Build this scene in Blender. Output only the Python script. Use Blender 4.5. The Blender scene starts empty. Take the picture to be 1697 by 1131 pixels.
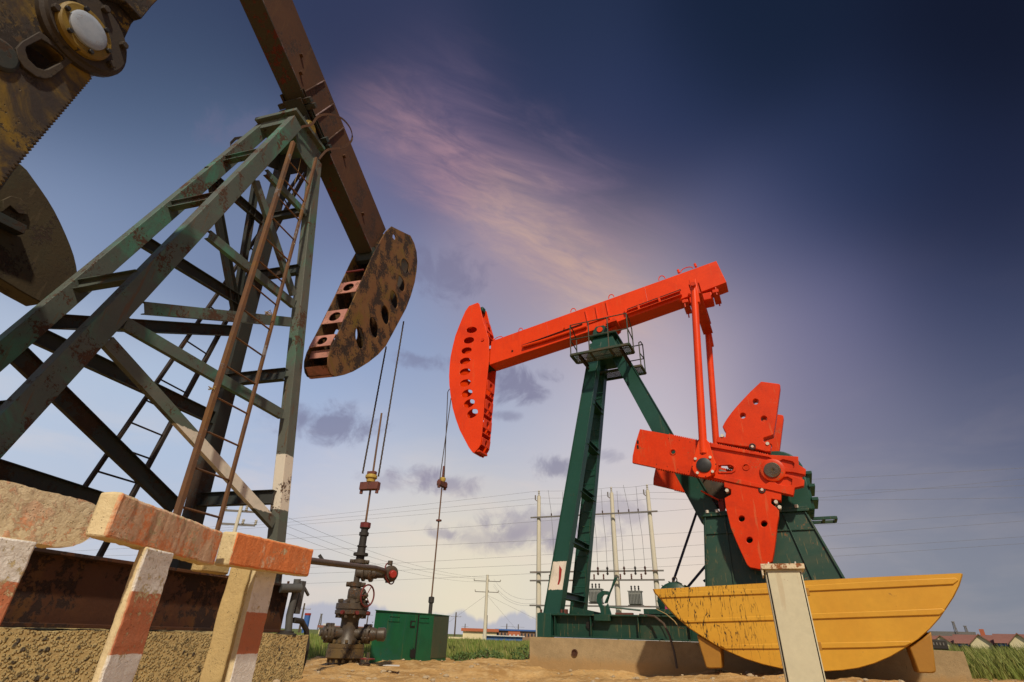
import bpy, bmesh, math, random
from math import sin, cos, radians, pi, sqrt, atan2, degrees
from mathutils import Vector, Matrix
from mathutils.geometry import delaunay_2d_cdt
random.seed(7)
V = Vector
def tessellate_polygon(loops):
    """triangles over loops of 2-D points (first is the outline, the rest are holes), indexed in loop order"""
    pts = [p.to_2d() for l in loops for p in l]; ed = []; k = 0; ls = []
    for l in loops:
        n = len(l); ed += [(k + i, k + (i + 1) % n) for i in range(n)]; ls.append(pts[k:k + n]); k += n
    vo, eo, fo, ov, oe, of = delaunay_2d_cdt(pts, ed, [], 0, 1e-7)
    def inside(c):
        odd = False
        for l in ls:
            for i in range(len(l)):
                a, b = l[i], l[i - 1]
                if (a.y > c.y) != (b.y > c.y) and c.x < (b.x - a.x) * (c.y - a.y) / (b.y - a.y) + a.x: odd = not odd
        return odd
    out = []
    for f in fo:
        if not all(ov[i] for i in f): continue
        c = (vo[f[0]] + vo[f[1]] + vo[f[2]]) / 3
        if inside(c): out.append(tuple(ov[i][0] for i in f))
    return out
sc = bpy.context.scene
# ------------------------------------------------------------------ camera
FPX, IW, IH = 867.0, 1697.0, 1131.0
PITCH, ROLL, CAMH = radians(29.4), radians(1.9), 0.55
CAM = V((0, 0, CAMH))
_F = V((0, cos(PITCH), sin(PITCH)))
_R0, _U0 = V((1, 0, 0)), V((0, -sin(PITCH), cos(PITCH)))
_U = _U0 * cos(ROLL) - _R0 * sin(ROLL)
_R = _R0 * cos(ROLL) + _U0 * sin(ROLL)
cd = bpy.data.cameras.new("camera"); cam = bpy.data.objects.new("camera", cd)
sc.collection.objects.link(cam); sc.camera = cam
cd.sensor_width = 36.0; cd.lens = 36.0 * FPX / IW; cd.clip_start = 0.05; cd.clip_end = 9000
cam.matrix_world = Matrix(((_R.x, _U.x, -_F.x, 0), (_R.y, _U.y, -_F.y, 0), (_R.z, _U.z, -_F.z, CAMH), (0, 0, 0, 1)))

# measured directions of the photograph (used to find real positions from sight lines)
def ray(x, y):
    return ((x - IW / 2) / FPX * _R - (y - IH / 2) / FPX * _U + _F).normalized()
def onz(x, y, z):
    d = ray(x, y); return CAM + d * ((z - CAMH) / d.z)
def dirat(az, el=0.0):
    return V((sin(radians(az)) * cos(radians(el)), cos(radians(az)) * cos(radians(el)), sin(radians(el))))
def atdist(x, y, dist, z=None):
    d = ray(x, y); h = sqrt(d.x ** 2 + d.y ** 2); p = CAM + d * (dist / h)
    if z is not None: p.z = z
    return p

# ------------------------------------------------------------------ node helpers
def newtree(mat):
    mat.use_nodes = True
    nt = mat.node_tree; nt.nodes.clear(); return nt
class N:
    def __init__(s, nt): s.nt = nt
    def link(s, a, b): s.nt.links.new(a, b)
    def node(s, t, **kw):
        n = s.nt.nodes.new(t)
        for k, v in kw.items(): setattr(n, k, v)
        return n
    def setin(s, sock, v):
        if hasattr(v, 'is_output') or hasattr(v, 'links'): s.link(v, sock)
        elif isinstance(v, (tuple, list)) and len(v) == 3 and sock.type == 'RGBA': sock.default_value = (*v, 1)
        else: sock.default_value = v
    def m(s, op, a, b=None, c=None, clamp=False):
        n = s.node('ShaderNodeMath', operation=op); n.use_clamp = clamp
        s.setin(n.inputs[0], a)
        if b is not None: s.setin(n.inputs[1], b)
        if c is not None: s.setin(n.inputs[2], c)
        return n.outputs[0]
    def vm(s, op, a, b=None, scale=None):
        n = s.node('ShaderNodeVectorMath', operation=op)
        s.setin(n.inputs[0], a)
        if b is not None: s.setin(n.inputs[1], b)
        if scale is not None: s.setin(n.inputs['Scale'], scale)
        return n.outputs['Value'] if op in ('DOT_PRODUCT', 'LENGTH') else n.outputs[0]
    def mix(s, f, a, b, mode='MIX'):
        n = s.node('ShaderNodeMix', data_type='RGBA', blend_type=mode)
        s.setin(n.inputs[0], f); s.setin(n.inputs[6], a); s.setin(n.inputs[7], b)
        return n.outputs[2]
    def noise(s, vec, scale, detail=6, rough=.6, dist=0.0):
        n = s.node('ShaderNodeTexNoise'); n.noise_dimensions = '3D'
        n.inputs['Scale'].default_value = scale; n.inputs['Detail'].default_value = detail
        n.inputs['Roughness'].default_value = rough; n.inputs['Distortion'].default_value = dist
        if vec is not None: s.link(vec, n.inputs['Vector'])
        return n.outputs['Fac']
    def ss(s, x, lo, hi):
        n = s.node('ShaderNodeMapRange', interpolation_type='SMOOTHSTEP')
        s.setin(n.inputs[0], x); s.setin(n.inputs[1], lo); s.setin(n.inputs[2], hi)
        return n.outputs[0]
    def scalev(s, vec, xyz):
        n = s.node('ShaderNodeMapping'); n.inputs['Scale'].default_value = xyz
        s.link(vec, n.inputs['Vector']); return n.outputs[0]

def srgb(r, g, b):
    f = lambda c: (c / 255 / 12.92) if c / 255 <= .04045 else ((c / 255 + .055) / 1.055) ** 2.4
    return (f(r), f(g), f(b))

# ------------------------------------------------------------------ sky
SUN_AZ, SUN_EL = 174.0, 44.0
world = bpy.data.worlds.new("World"); sc.world = world; world.use_nodes = True
def build_world():
    nt = world.node_tree; nt.nodes.clear(); n = N(nt)
    out = n.node('ShaderNodeOutputWorld'); bg = n.node('ShaderNodeBackground'); n.link(bg.outputs[0], out.inputs[0])
    D = n.node('ShaderNodeTexCoord').outputs['Generated']
    D = n.vm('NORMALIZE', D)
    # slow colour fields of the evening sky, each centred on a direction
    F = [(250,200,90,110,142),(250,60,50,62,90),(170,400,132,150,184),(30,640,186,202,224),(250,700,178,195,220),(380,380,118,134,168),
         (620,60,48,56,86),(900,40,34,46,72),(1250,50,20,32,54),(1650,60,10,15,32),(1660,330,27,34,62),(1400,280,38,50,82),
         (1100,230,42,54,88),(900,180,50,60,94),(720,220,84,80,114),(600,350,106,114,152),(600,520,134,152,188),(800,480,142,138,164),(1000,350,66,70,106),(1000,480,192,170,166),(880,430,168,148,160),(1090,560,200,184,190),
         (560,650,160,180,214),(720,600,142,160,196),(750,720,166,182,208),(900,600,164,168,192),(1250,400,62,72,110),(1160,450,108,108,140),(1350,560,92,94,132),(1120,640,204,192,202),(1200,560,150,144,170),(1040,720,186,188,206),
         (1600,540,58,66,98),(1630,720,88,94,122),(1450,740,124,124,148),(1600,920,120,126,142),(1450,900,148,150,162),(1660,1040,130,137,150),(1300,650,140,136,160),
         (1130,860,234,216,200),(1000,800,206,202,210),(850,780,190,192,208),(800,950,244,230,190),(650,970,238,224,194),(700,880,226,218,208),(980,930,240,226,200),(600,800,198,204,222),(900,1020,216,212,204),(560,1025,190,194,204),
         (60,950,196,202,216)]
    fs = [(ray(x, y), srgb(r, g, b), 125.0) for x, y, r, g, b in F]
    for az_, el_, c in ((-90, 15, (160,175,205)), (90, 15, (110,115,135)), (180, 12, (190,180,175)), (140, 40, (120,130,160)), (-140, 40, (120,135,170)), (0, 85, (30,40,75)), (180, 70, (70,90,135)),
                        (-60, 50, (50,62,95)), (60, 50, (16,22,45)), (-100, 60, (50,62,98)), (100, 50, (40,50,80)), (-60, 5, (195,200,215)), (70, 5, (120,125,140)), (-120, 5, (190,190,200)), (130, 5, (170,165,170))):
        fs.append((dirat(az_, el_), srgb(*c), 20.0))
    wsum = None; csum = None
    for d, c, k in fs:
        dt = n.vm('DOT_PRODUCT', D, tuple(d))
        w = n.m('EXPONENT', n.m('MULTIPLY_ADD', dt, k, -k))
        if k < 50: w = n.m('MULTIPLY', w, .25)
        cc = n.vm('SCALE', tuple(c), scale=w)
        wsum = w if wsum is None else n.m('ADD', wsum, w)
        csum = cc if csum is None else n.vm('ADD', csum, cc)
    col = n.vm('SCALE', csum, scale=n.m('DIVIDE', 1.0, wsum))
    # a little of the physical sky under it
    sky = n.node('ShaderNodeTexSky', sky_type='NISHITA'); sky.sun_disc = False
    sky.sun_elevation = radians(SUN_EL); sky.sun_rotation = radians(SUN_AZ)
    skys = n.vm('SCALE', sky.outputs[0], scale=0.06)
    col = n.mix(0.04, col, skys)
    # clouds: warped noise in direction space
    P = n.scalev(D, (1, 1, 1.6))
    n1 = n.noise(P, 5.0, 7, .58, .6); n2 = n.noise(P, 13.0, 6, .6, .3)
    soft = n.noise(P, 2.4, 4, .5, .4)
    # rosy streak along a great circle
    a, b = ray(620, 195), ray(1000, 478)
    nv = a.cross(b).normalized(); tv = (b - a).normalized(); mid = ray(850, 385)
    da, dn, dm = n.vm('DOT_PRODUCT', D, tuple(tv)), n.vm('DOT_PRODUCT', D, tuple(nv)), n.vm('DOT_PRODUCT', D, tuple(mid))
    cv = n.node('ShaderNodeCombineXYZ'); n.setin(cv.inputs[0], n.m('MULTIPLY', da, 3.2)); n.setin(cv.inputs[1], n.m('MULTIPLY_ADD', dn, 11.0, n.m('MULTIPLY', da, 3.0))); n.setin(cv.inputs[2], dm)
    feather = n.noise(cv.outputs[0], 1.6, 8, .62, .7)
    wisp = n.noise(cv.outputs[0], 4.5, 7, .66, .5)
    off = n.m('ADD', dn, n.m('MULTIPLY_ADD', feather, .16, -.08))
    core = n.m('SUBTRACT', 1.0, n.ss(n.m('ABSOLUTE', off), .0, .10))
    halo = n.m('SUBTRACT', 1.0, n.ss(n.m('ABSOLUTE', n.m('ADD', off, .02)), .0, .21))
    along = n.ss(dm, .915, .992)
    st = n.m('MULTIPLY', n.m('MULTIPLY', core, along), n.ss(wisp, .05, .95))
    hz = n.m('MULTIPLY', n.m('MULTIPLY', halo, along), n.ss(feather, .1, .8))
    col = n.mix(n.m('MULTIPLY', hz, .42), col, srgb(160, 132, 154))
    warm = n.ss(n.vm('DOT_PRODUCT', D, tuple(ray(960, 440))), .955, .998)
    col = n.mix(n.m('MULTIPLY', st, .55), col, n.mix(warm, srgb(206, 158, 160), srgb(226, 186, 156)))
    # broad mottling
    zq = n.node('ShaderNodeSeparateXYZ'); n.link(D, zq.inputs[0])
    low = n.m('SUBTRACT', 1.0, n.ss(zq.outputs[2], .25, .62))
    col = n.mix(n.m('MULTIPLY', n.m('MULTIPLY', n.ss(soft, .40, .75), .12), low), col, srgb(200, 180, 186))
    lown = n.noise(n.scalev(D, (1, 1, 3.2)), 6.0, 6, .55, .4)
    col = n.mix(n.m('MULTIPLY', n.m('MULTIPLY', n.m('MULTIPLY', n.ss(lown, .42, .72), .30), n.m('SUBTRACT', 1.0, n.m('MULTIPLY', n.ss(zq.outputs[0], .25, .5), .75))), n.m('SUBTRACT', 1.0, n.ss(zq.outputs[2], .10, .42))), col, srgb(240, 218, 200))
    # small dark cloudlets at measured directions
    blobs = [(868,640,.0030,.66,2.0),(540,702,.0042,.66,2.3),(735,800,.0030,.62,2.8),(925,772,.0016,.62,1.9),(690,785,.0014,.55,2.6),(740,455,.0035,.48,1.6),(880,875,.0065,.55,3.2),(1000,850,.0040,.4,2.8),
             (700,598,.0018,.48,3.2),(815,890,.0055,.38,3.4),(735,885,.0008,.5,3.6),(400,215,.0030,.35,1.8),(845,690,.0006,.45,2.8),(1010,757,.0008,.35,2.4),(640,800,.0012,.35,2.6),(960,905,.0030,.3,3.4)]
    Pn = n.scalev(D, (1, 1, 1.0))
    nb = n.noise(Pn, 16.0, 7, .62, .5)
    for x, y, s, amt, el in blobs:
        c = ray(x, y)
        # anisotropic: squash vertical differences
        dv = n.vm('SUBTRACT', D, tuple(c)); dv = n.scalev(dv, (1, 1, el))
        r = n.vm('LENGTH', dv); R = sqrt(2 * s) * 1.35
        v = n.m('ADD', n.m('MULTIPLY', n.m('DIVIDE', r, R), -1.25), n.m('MULTIPLY_ADD', nb, 2.6, -.45))
        mk = n.m('MULTIPLY', n.ss(v, -.12, .62), amt)
        col = n.mix(mk, col, srgb(112, 110, 140) if y < 780 else srgb(140, 134, 158))
    # blue-grey cloud bank low over the horizon
    z = n.node('ShaderNodeSeparateXYZ'); n.link(D, z.inputs[0])
    nbk = n.noise(n.scalev(D, (1, 1, .01)), 9.0, 5, .55)
    top = n.m('MULTIPLY_ADD', nbk, .10, -.022)
    bank = n.m('MULTIPLY', n.m('SUBTRACT', 1.0, n.ss(n.m('SUBTRACT', z.outputs[2], top), -.004, .006)), n.m('SUBTRACT', 1.0, n.ss(z.outputs[0], .05, .35)))
    col = n.mix(n.m('MULTIPLY', bank, .75), col, srgb(170, 174, 194))
    n.setin(bg.inputs[0], col); bg.inputs[1].default_value = 1.0
    # no mist in the air; a little haze sits in the roof_red colour
build_world()
try: world.cycles.sampling_method = 'MANUAL'; world.cycles.sample_map_resolution = 512
except Exception: pass
sl = bpy.data.lights.new("sun", 'SUN'); sl.energy = 3.9; sl.angle = radians(2.2); sl.color = (1.0, .87, .68)
sun = bpy.data.objects.new("sun", sl); sc.collection.objects.link(sun)
sun.rotation_euler = (-dirat(SUN_AZ, SUN_EL)).to_track_quat('-Z', 'Y').to_euler()
sc.view_settings.view_transform = 'Standard'; sc.view_settings.look = 'None'
sc.view_settings.exposure = 0.0; sc.view_settings.gamma = 1.0
sc.cycles.max_bounces = 6; sc.cycles.use_denoising = True

# ------------------------------------------------------------------ materials
def worn(name, base, alt=None, rust=None, amt=.5, scale=3.0, rust_scale=9.0, rough=.6, bump=.25, dirt=None, dirt_amt=.4,
         streak=None, streak_amt=.0, band=None, bandcol=(.72, .66, .56), metal=0.0, spots=0.0, spec=.4, grain=0.0, streak_scale=(14, 14, .9)):
    """paint or metal, with blotches, rust flakes, runs and dirt; band=(zlo,zhi) is a painted ring"""
    mt = bpy.data.materials.new(name); nt = newtree(mt); n = N(nt)
    out = n.node('ShaderNodeOutputMaterial'); p = n.node('ShaderNodeBsdfPrincipled'); n.link(p.outputs[0], out.inputs[0])
    O = n.node('ShaderNodeTexCoord').outputs['Object']
    a = n.noise(O, scale, 5, .6, .3)
    col = n.mix(n.ss(a, .35, .65), base, alt or tuple(c * .82 for c in base))
    fine = n.noise(O, scale * 14, 4, .65)
    col = n.mix(.30, col, n.mix(fine, tuple(c * .55 for c in base), tuple(min(1, c * 1.35) for c in base)))
    h = n.m('MULTIPLY', fine, .25)
    if band:
        z = n.node('ShaderNodeSeparateXYZ'); n.link(n.node('ShaderNodeNewGeometry').outputs['Position'], z.inputs[0])
        zz = n.m('ADD', z.outputs[2], n.m('MULTIPLY_ADD', fine, .05, -.025))
        k = n.m('MULTIPLY', n.ss(zz, band[0], band[0] + .01), n.m('SUBTRACT', 1.0, n.ss(zz, band[1], band[1] + .01)))
        col = n.mix(k, col, n.mix(fine, tuple(c * .9 for c in bandcol), bandcol))
    if dirt:
        d = n.noise(O, scale * .8, 7, .68, .6)
        col = n.mix(n.m('MULTIPLY', n.ss(d, .46, .68), dirt_amt), col, dirt)
    if streak:
        s = n.noise(n.scalev(O, streak_scale), 1.0, 5, .6, .2)
        col = n.mix(n.m('MULTIPLY', n.ss(s, .60, .66), streak_amt), col, streak)
    ro = rough
    if rust:
        r0 = n.noise(O, rust_scale * .28, 3, .5); r1 = n.noise(O, rust_scale * 2.4, 8, .78, .2)
        v = n.m('ADD', n.m('MULTIPLY', r0, 1.0), r1)
        th = 1.36 - amt * .55
        k = n.ss(v, th, th + .05)
        rc = n.mix(n.noise(O, rust_scale * 3, 5, .7), tuple(c * .45 for c in rust), tuple(c * 1.45 for c in rust))
        col = n.mix(k, col, rc)
        h = n.m('ADD', h, n.m('MULTIPLY', k, -.6)); ro = n.m('MULTIPLY_ADD', k, max(0, .92 - rough), rough)
    if spots:
        vo = n.node('ShaderNodeTexVoronoi'); vo.inputs['Scale'].default_value = 17; n.link(O, vo.inputs['Vector'])
        k = n.m('SUBTRACT', 1.0, n.ss(vo.outputs['Distance'], .05, .16))
        k = n.m('MULTIPLY', n.m('MULTIPLY', k, n.ss(a, .45, .6)), spots)
        col = n.mix(k, col, (.02, .015, .01)); h = n.m('SUBTRACT', h, k)
    if grain:
        g = n.noise(O, 60, 3, .7); h = n.m('ADD', h, n.m('MULTIPLY', g, grain))
    n.setin(p.inputs['Base Color'], col); n.setin(p.inputs['Roughness'], ro)
    p.inputs['Metallic'].default_value = metal; p.inputs['Specular IOR Level'].default_value = spec
    b = n.node('ShaderNodeBump'); b.inputs['Strength'].default_value = bump; b.inputs['Distance'].default_value = .02
    n.setin(b.inputs['Height'], h); n.link(b.outputs[0], p.inputs['Normal'])
    return mt

RUST = (.115, .045, .020); DRUST = (.06, .028, .016)
M = {}
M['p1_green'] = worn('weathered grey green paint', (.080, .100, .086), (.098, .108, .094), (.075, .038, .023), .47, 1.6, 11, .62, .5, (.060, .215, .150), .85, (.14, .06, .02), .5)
M['p1_greenband'] = worn('weathered green paint with white ring', (.095, .105, .088), (.115, .12, .10), (.085, .040, .022), .42, 1.6, 11, .62, .5, (.055, .17, .115), .6, (.14, .06, .02), .5, band=(2.06, 2.85))
M['p1_greenlow'] = worn('weathered green paint with low white ring', (.095, .105, .088), (.115, .12, .10), (.085, .040, .022), .42, 1.6, 11, .62, .5, (.045, .17, .12), .75, band=(1.98, 2.66))
M['p1_dark'] = worn('shade-dark green paint', (.026, .031, .029), (.036, .036, .030), (.045, .026, .017), .55, 1.8, 7, .7, .4, (.016, .034, .036), .6)  # tower green darkened to stand in for shade on far and inner members
M['ladder_rust'] = worn('rusty ladder steel', (.15, .070, .030), (.085, .050, .034), (.20, .18, .18), .38, 3, 10, .8, .5, (.19, .095, .02), .6)
M['ladder_dark'] = worn('dark ladder steel', (.032, .026, .024), (.04, .03, .024), DRUST, .4, 3, 9, .8, .3)
M['beam_rust'] = worn('brown oxidised beam', (.070, .030, .014), (.088, .038, .015), (.042, .022, .016), .45, 1.1, 6, .72, .35, (.034, .020, .014), .5, (.10, .05, .02), .5)
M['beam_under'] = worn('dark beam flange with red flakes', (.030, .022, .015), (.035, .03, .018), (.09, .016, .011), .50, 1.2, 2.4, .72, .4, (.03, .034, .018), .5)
M['beam_edge'] = worn('peeled pale edge', (.23, .17, .18), (.14, .08, .07), (.06, .03, .02), .75, 3, 7, .8, .6)
M['head_ochre'] = worn('ochre rust plate', (.185, .095, .036), (.16, .068, .026), (.036, .022, .016), .62, 2.0, 10, .85, .6, (.15, .105, .010), .75, spots=.8)
M['head_pink'] = worn('faded pink red paint', (.40, .17, .14), (.44, .21, .15), (.16, .075, .04), .5, 3, 12, .75, .4, (.16, .09, .06), .6)
M['crank_dark'] = worn('vignette-dark cast iron with yellow remnants', (.034, .027, .025), (.045, .033, .025), (.028, .022, .02), .5, 1.7, 8, .7, .6, (.25, .155, .008), .85, (.08, .03, .010), .5, spots=1)  # corner vignette darkness is put into this base colour
M['crank_brown'] = worn('vignette-dark brown casting', (.034, .026, .022), (.045, .034, .025), (.02, .016, .014), .5, 2.5, 9, .75, .5, (.09, .06, .01), .3)  # brown kept low to carry the vignetted frame corner
M['cw_cast'] = worn('vignette-dark cast iron slab', (.050, .036, .018), (.062, .046, .020), (.05, .03, .02), .45, 2.0, 10, .75, .9, (.05, .05, .028), .6, (.085, .062, .033), .7, streak_scale=(18, 18, 3))  # slab colour lowered to stand in for corner vignetting
M['pin_yellow'] = worn('dull yellow casting', (.22, .145, .018), (.15, .10, .02), (.05, .03, .02), .45, 6, 18, .6, .4)
M['pin_white'] = worn('pale blue grey disc', (.31, .36, .44), (.25, .30, .38), (.22, .18, .17), .42, 10, 22, .55, .3)
M['ibeam_rust'] = worn('heavily rusted beam', (.062, .022, .010), (.085, .032, .012), (.030, .014, .010), .58, 1.6, 5, .75, .8, (.13, .052, .010), .6, (.11, .05, .01), .45, streak_scale=(6, 6, .6))
M['red'] = worn('orange red paint', (.76, .052, .003), (.69, .043, .002), (.22, .05, .02), .12, 1.2, 14, .38, .12, (.50, .033, .004), .5, (.55, .16, .05), .22, spec=.25)
M['red_worn'] = worn('scratched orange red paint', (.66, .043, .003), (.59, .034, .002), (.28, .11, .035), .27, 1.6, 14, .42, .22, (.38, .026, .006), .5, (.50, .20, .08), .30, spots=.4, spec=.22)
M['green'] = worn('dark green gloss paint', (.011, .056, .040), (.014, .068, .048), (.14, .07, .03), .16, 1.0, 12, .36, .12, (.010, .052, .032), .5, (.16, .12, .05), .22)
M['green_dusty'] = worn('dusty dark green paint', (.009, .045, .029), (.011, .055, .036), (.17, .085, .035), .26, 1.0, 12, .45, .15, (.085, .08, .04), .35, (.18, .13, .05), .6, streak_scale=(20, 20, 2.2))
M['green_band'] = worn('dark green paint with white ring', (.011, .056, .040), (.013, .064, .046), (.14, .07, .03), .2, 1.0, 12, .36, .15, (.010, .052, .032), .5, band=(1.47, 2.06), bandcol=(.74, .66, .56))
M['box_green'] = worn('enclosure green paint', (.010, .115, .045), (.008, .080, .032), (.14, .06, .02), .12, 1.5, 14, .42, .15, (.014, .09, .11), .35, (.15, .12, .04), .35)
M['box_side'] = worn('faded enclosure side', (.06, .075, .035), (.075, .085, .04), (.14, .06, .02), .3, 2, 14, .5, .15, (.03, .07, .04), .5, (.03, .08, .04), .7, streak_scale=(25, 25, 1))
M['black'] = worn('black steel', (.018, .018, .02), (.03, .03, .03), RUST, .2, 4, 12, .5, .2)
M['nut'] = worn('pale steel nuts', (.62, .58, .50), (.5, .46, .4), RUST, .3, 8, 30, .5, .1)
M['darkhole'] = worn('dark steel inside', (.012, .010, .009), rough=.9, bump=.1)
M['yellow'] = worn('golden yellow moulding', (.60, .32, .030), (.53, .265, .024), (.34, .17, .03), .20, .7, 6, .42, .12, (.55, .26, .02), .5)
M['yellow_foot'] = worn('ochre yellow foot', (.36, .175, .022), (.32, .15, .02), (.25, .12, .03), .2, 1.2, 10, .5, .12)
M['cream'] = worn('cream enamel', (.56, .52, .37), (.50, .47, .34), (.30, .13, .05), .22, 1.4, 9, .45, .12, (.42, .40, .27), .4, (.36, .22, .10), .25)
M['cream_lid'] = worn('cream lid with rust', (.66, .55, .37), (.58, .48, .33), (.25, .09, .03), .50, 3, 16, .55, .3)
M['pipe'] = worn('greasy brown steel', (.075, .052, .036), (.10, .07, .045), (.12, .06, .03), .35, 4, 12, .42, .4, (.045, .034, .026), .6)
M['iron'] = worn('oily wellhead iron', (.060, .046, .034), (.085, .062, .038), (.10, .050, .022), .45, 5, 14, .42, .5, (.032, .026, .022), .7)
M['iron_ochre'] = worn('muddy wellhead flange', (.125, .082, .030), (.10, .065, .03), (.05, .035, .025), .5, 5, 14, .5, .5)
M['valve_red'] = worn('dull red paint', (.15, .020, .018), (.11, .018, .016), (.07, .03, .02), .35, 8, 24, .5, .3)
M['cap_red'] = worn('dulled red cap', (.34, .026, .018), (.27, .022, .018), rough=.5)
M['clamp_red'] = worn('brick red clamp', (.14, .045, .032), (.11, .035, .026), (.06, .035, .025), .5, 6, 20, .6, .4)
M['clamp_yellow'] = worn('yellow rod clamp', (.50, .36, .07), (.36, .25, .06), (.08, .05, .03), .4, 8, 25, .5, .3)
M['rod'] = worn('rod steel', (.16, .085, .04), (.10, .06, .035), rough=.45, bump=.1)
M['rope'] = worn('wire rope', (.055, .042, .032), (.075, .055, .035), rough=.7, bump=.8, grain=1)
M['darkrubber'] = worn('dark rubber', (.022, .020, .019), (.04, .035, .03), rough=.7, bump=.2)
M['grey_pipe'] = worn('grey painted pipe', (.085, .087, .085), (.06, .06, .06), (.07, .045, .03), .35, 5, 16, .5, .3)
M['pole'] = worn('pale concrete pole', (.60, .56, .45), (.55, .50, .40), (.42, .36, .26), .3, .8, 5, .8, .1, streak=(.40, .33, .22), streak_amt=.3)
M['pole_steel'] = worn('galvanised steel', (.17, .16, .15), (.13, .12, .11), (.16, .09, .06), .4, 2, 8, .5, .1)
M['insul'] = worn('brown insulator', (.09, .045, .035), rough=.25, bump=0)
M['insul_w'] = worn('pale insulator', (.55, .52, .46), rough=.3, bump=0)
M['trafo'] = worn('grey transformer', (.30, .31, .29), (.25, .26, .25), RUST, .2, 2, 6, .5, .1)
M['wire'] = worn('cable', (.16, .16, .18), rough=.5, bump=0)
M['belt'] = worn('dark blue belt', (.012, .014, .045), rough=.6, bump=.1)
M['brick'] = worn('tan brick', (.28, .17, .11), (.24, .15, .10), rough=.85)
M['bld_or'] = worn('orange red cladding', (.40, .115, .045), (.34, .10, .05), rough=.7)
M['bld_blue'] = worn('blue cladding', (.035, .11, .34), (.05, .13, .36), rough=.6)
M['bld_white'] = worn('white wall', (.58, .58, .56), (.5, .5, .5), rough=.8)
M['bld_yellow'] = worn('cream yellow wall', (.66, .58, .36), (.58, .52, .34), rough=.85)
M['roof_red'] = worn('haze-muted red roof tiles', (.26, .115, .085), (.22, .10, .075), (.14, .05, .03), .4, 1, 3, .85)  # tile red paled and muted to carry distance haze
M['glass'] = worn('window glass', (.03, .04, .06), rough=.15, bump=0)
M['trunk'] = worn('bark', (.09, .065, .04), rough=.9)
M['leaf'] = worn('bush leaves', (.055, .10, .022), (.08, .125, .03), rough=.7, bump=0)
M['rock'] = worn('pale rock', (.42, .33, .21), (.34, .27, .18), (.2, .15, .1), .3, 4, 9, .9, .8)
M['ropefibre'] = worn('straw rope', (.42, .30, .13), (.34, .24, .10), rough=.9, bump=.8, grain=1)
M['paper'] = worn('white litter', (.62, .60, .56), rough=.8)
M['cloth'] = worn('pink rag', (.55, .05, .16), rough=.8)
M['litter_blue'] = worn('blue plastic', (.03, .10, .30), rough=.4)
M['mesh'] = worn('dark grating', (.014, .045, .030), (.10, .06, .03), rough=.6)

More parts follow.
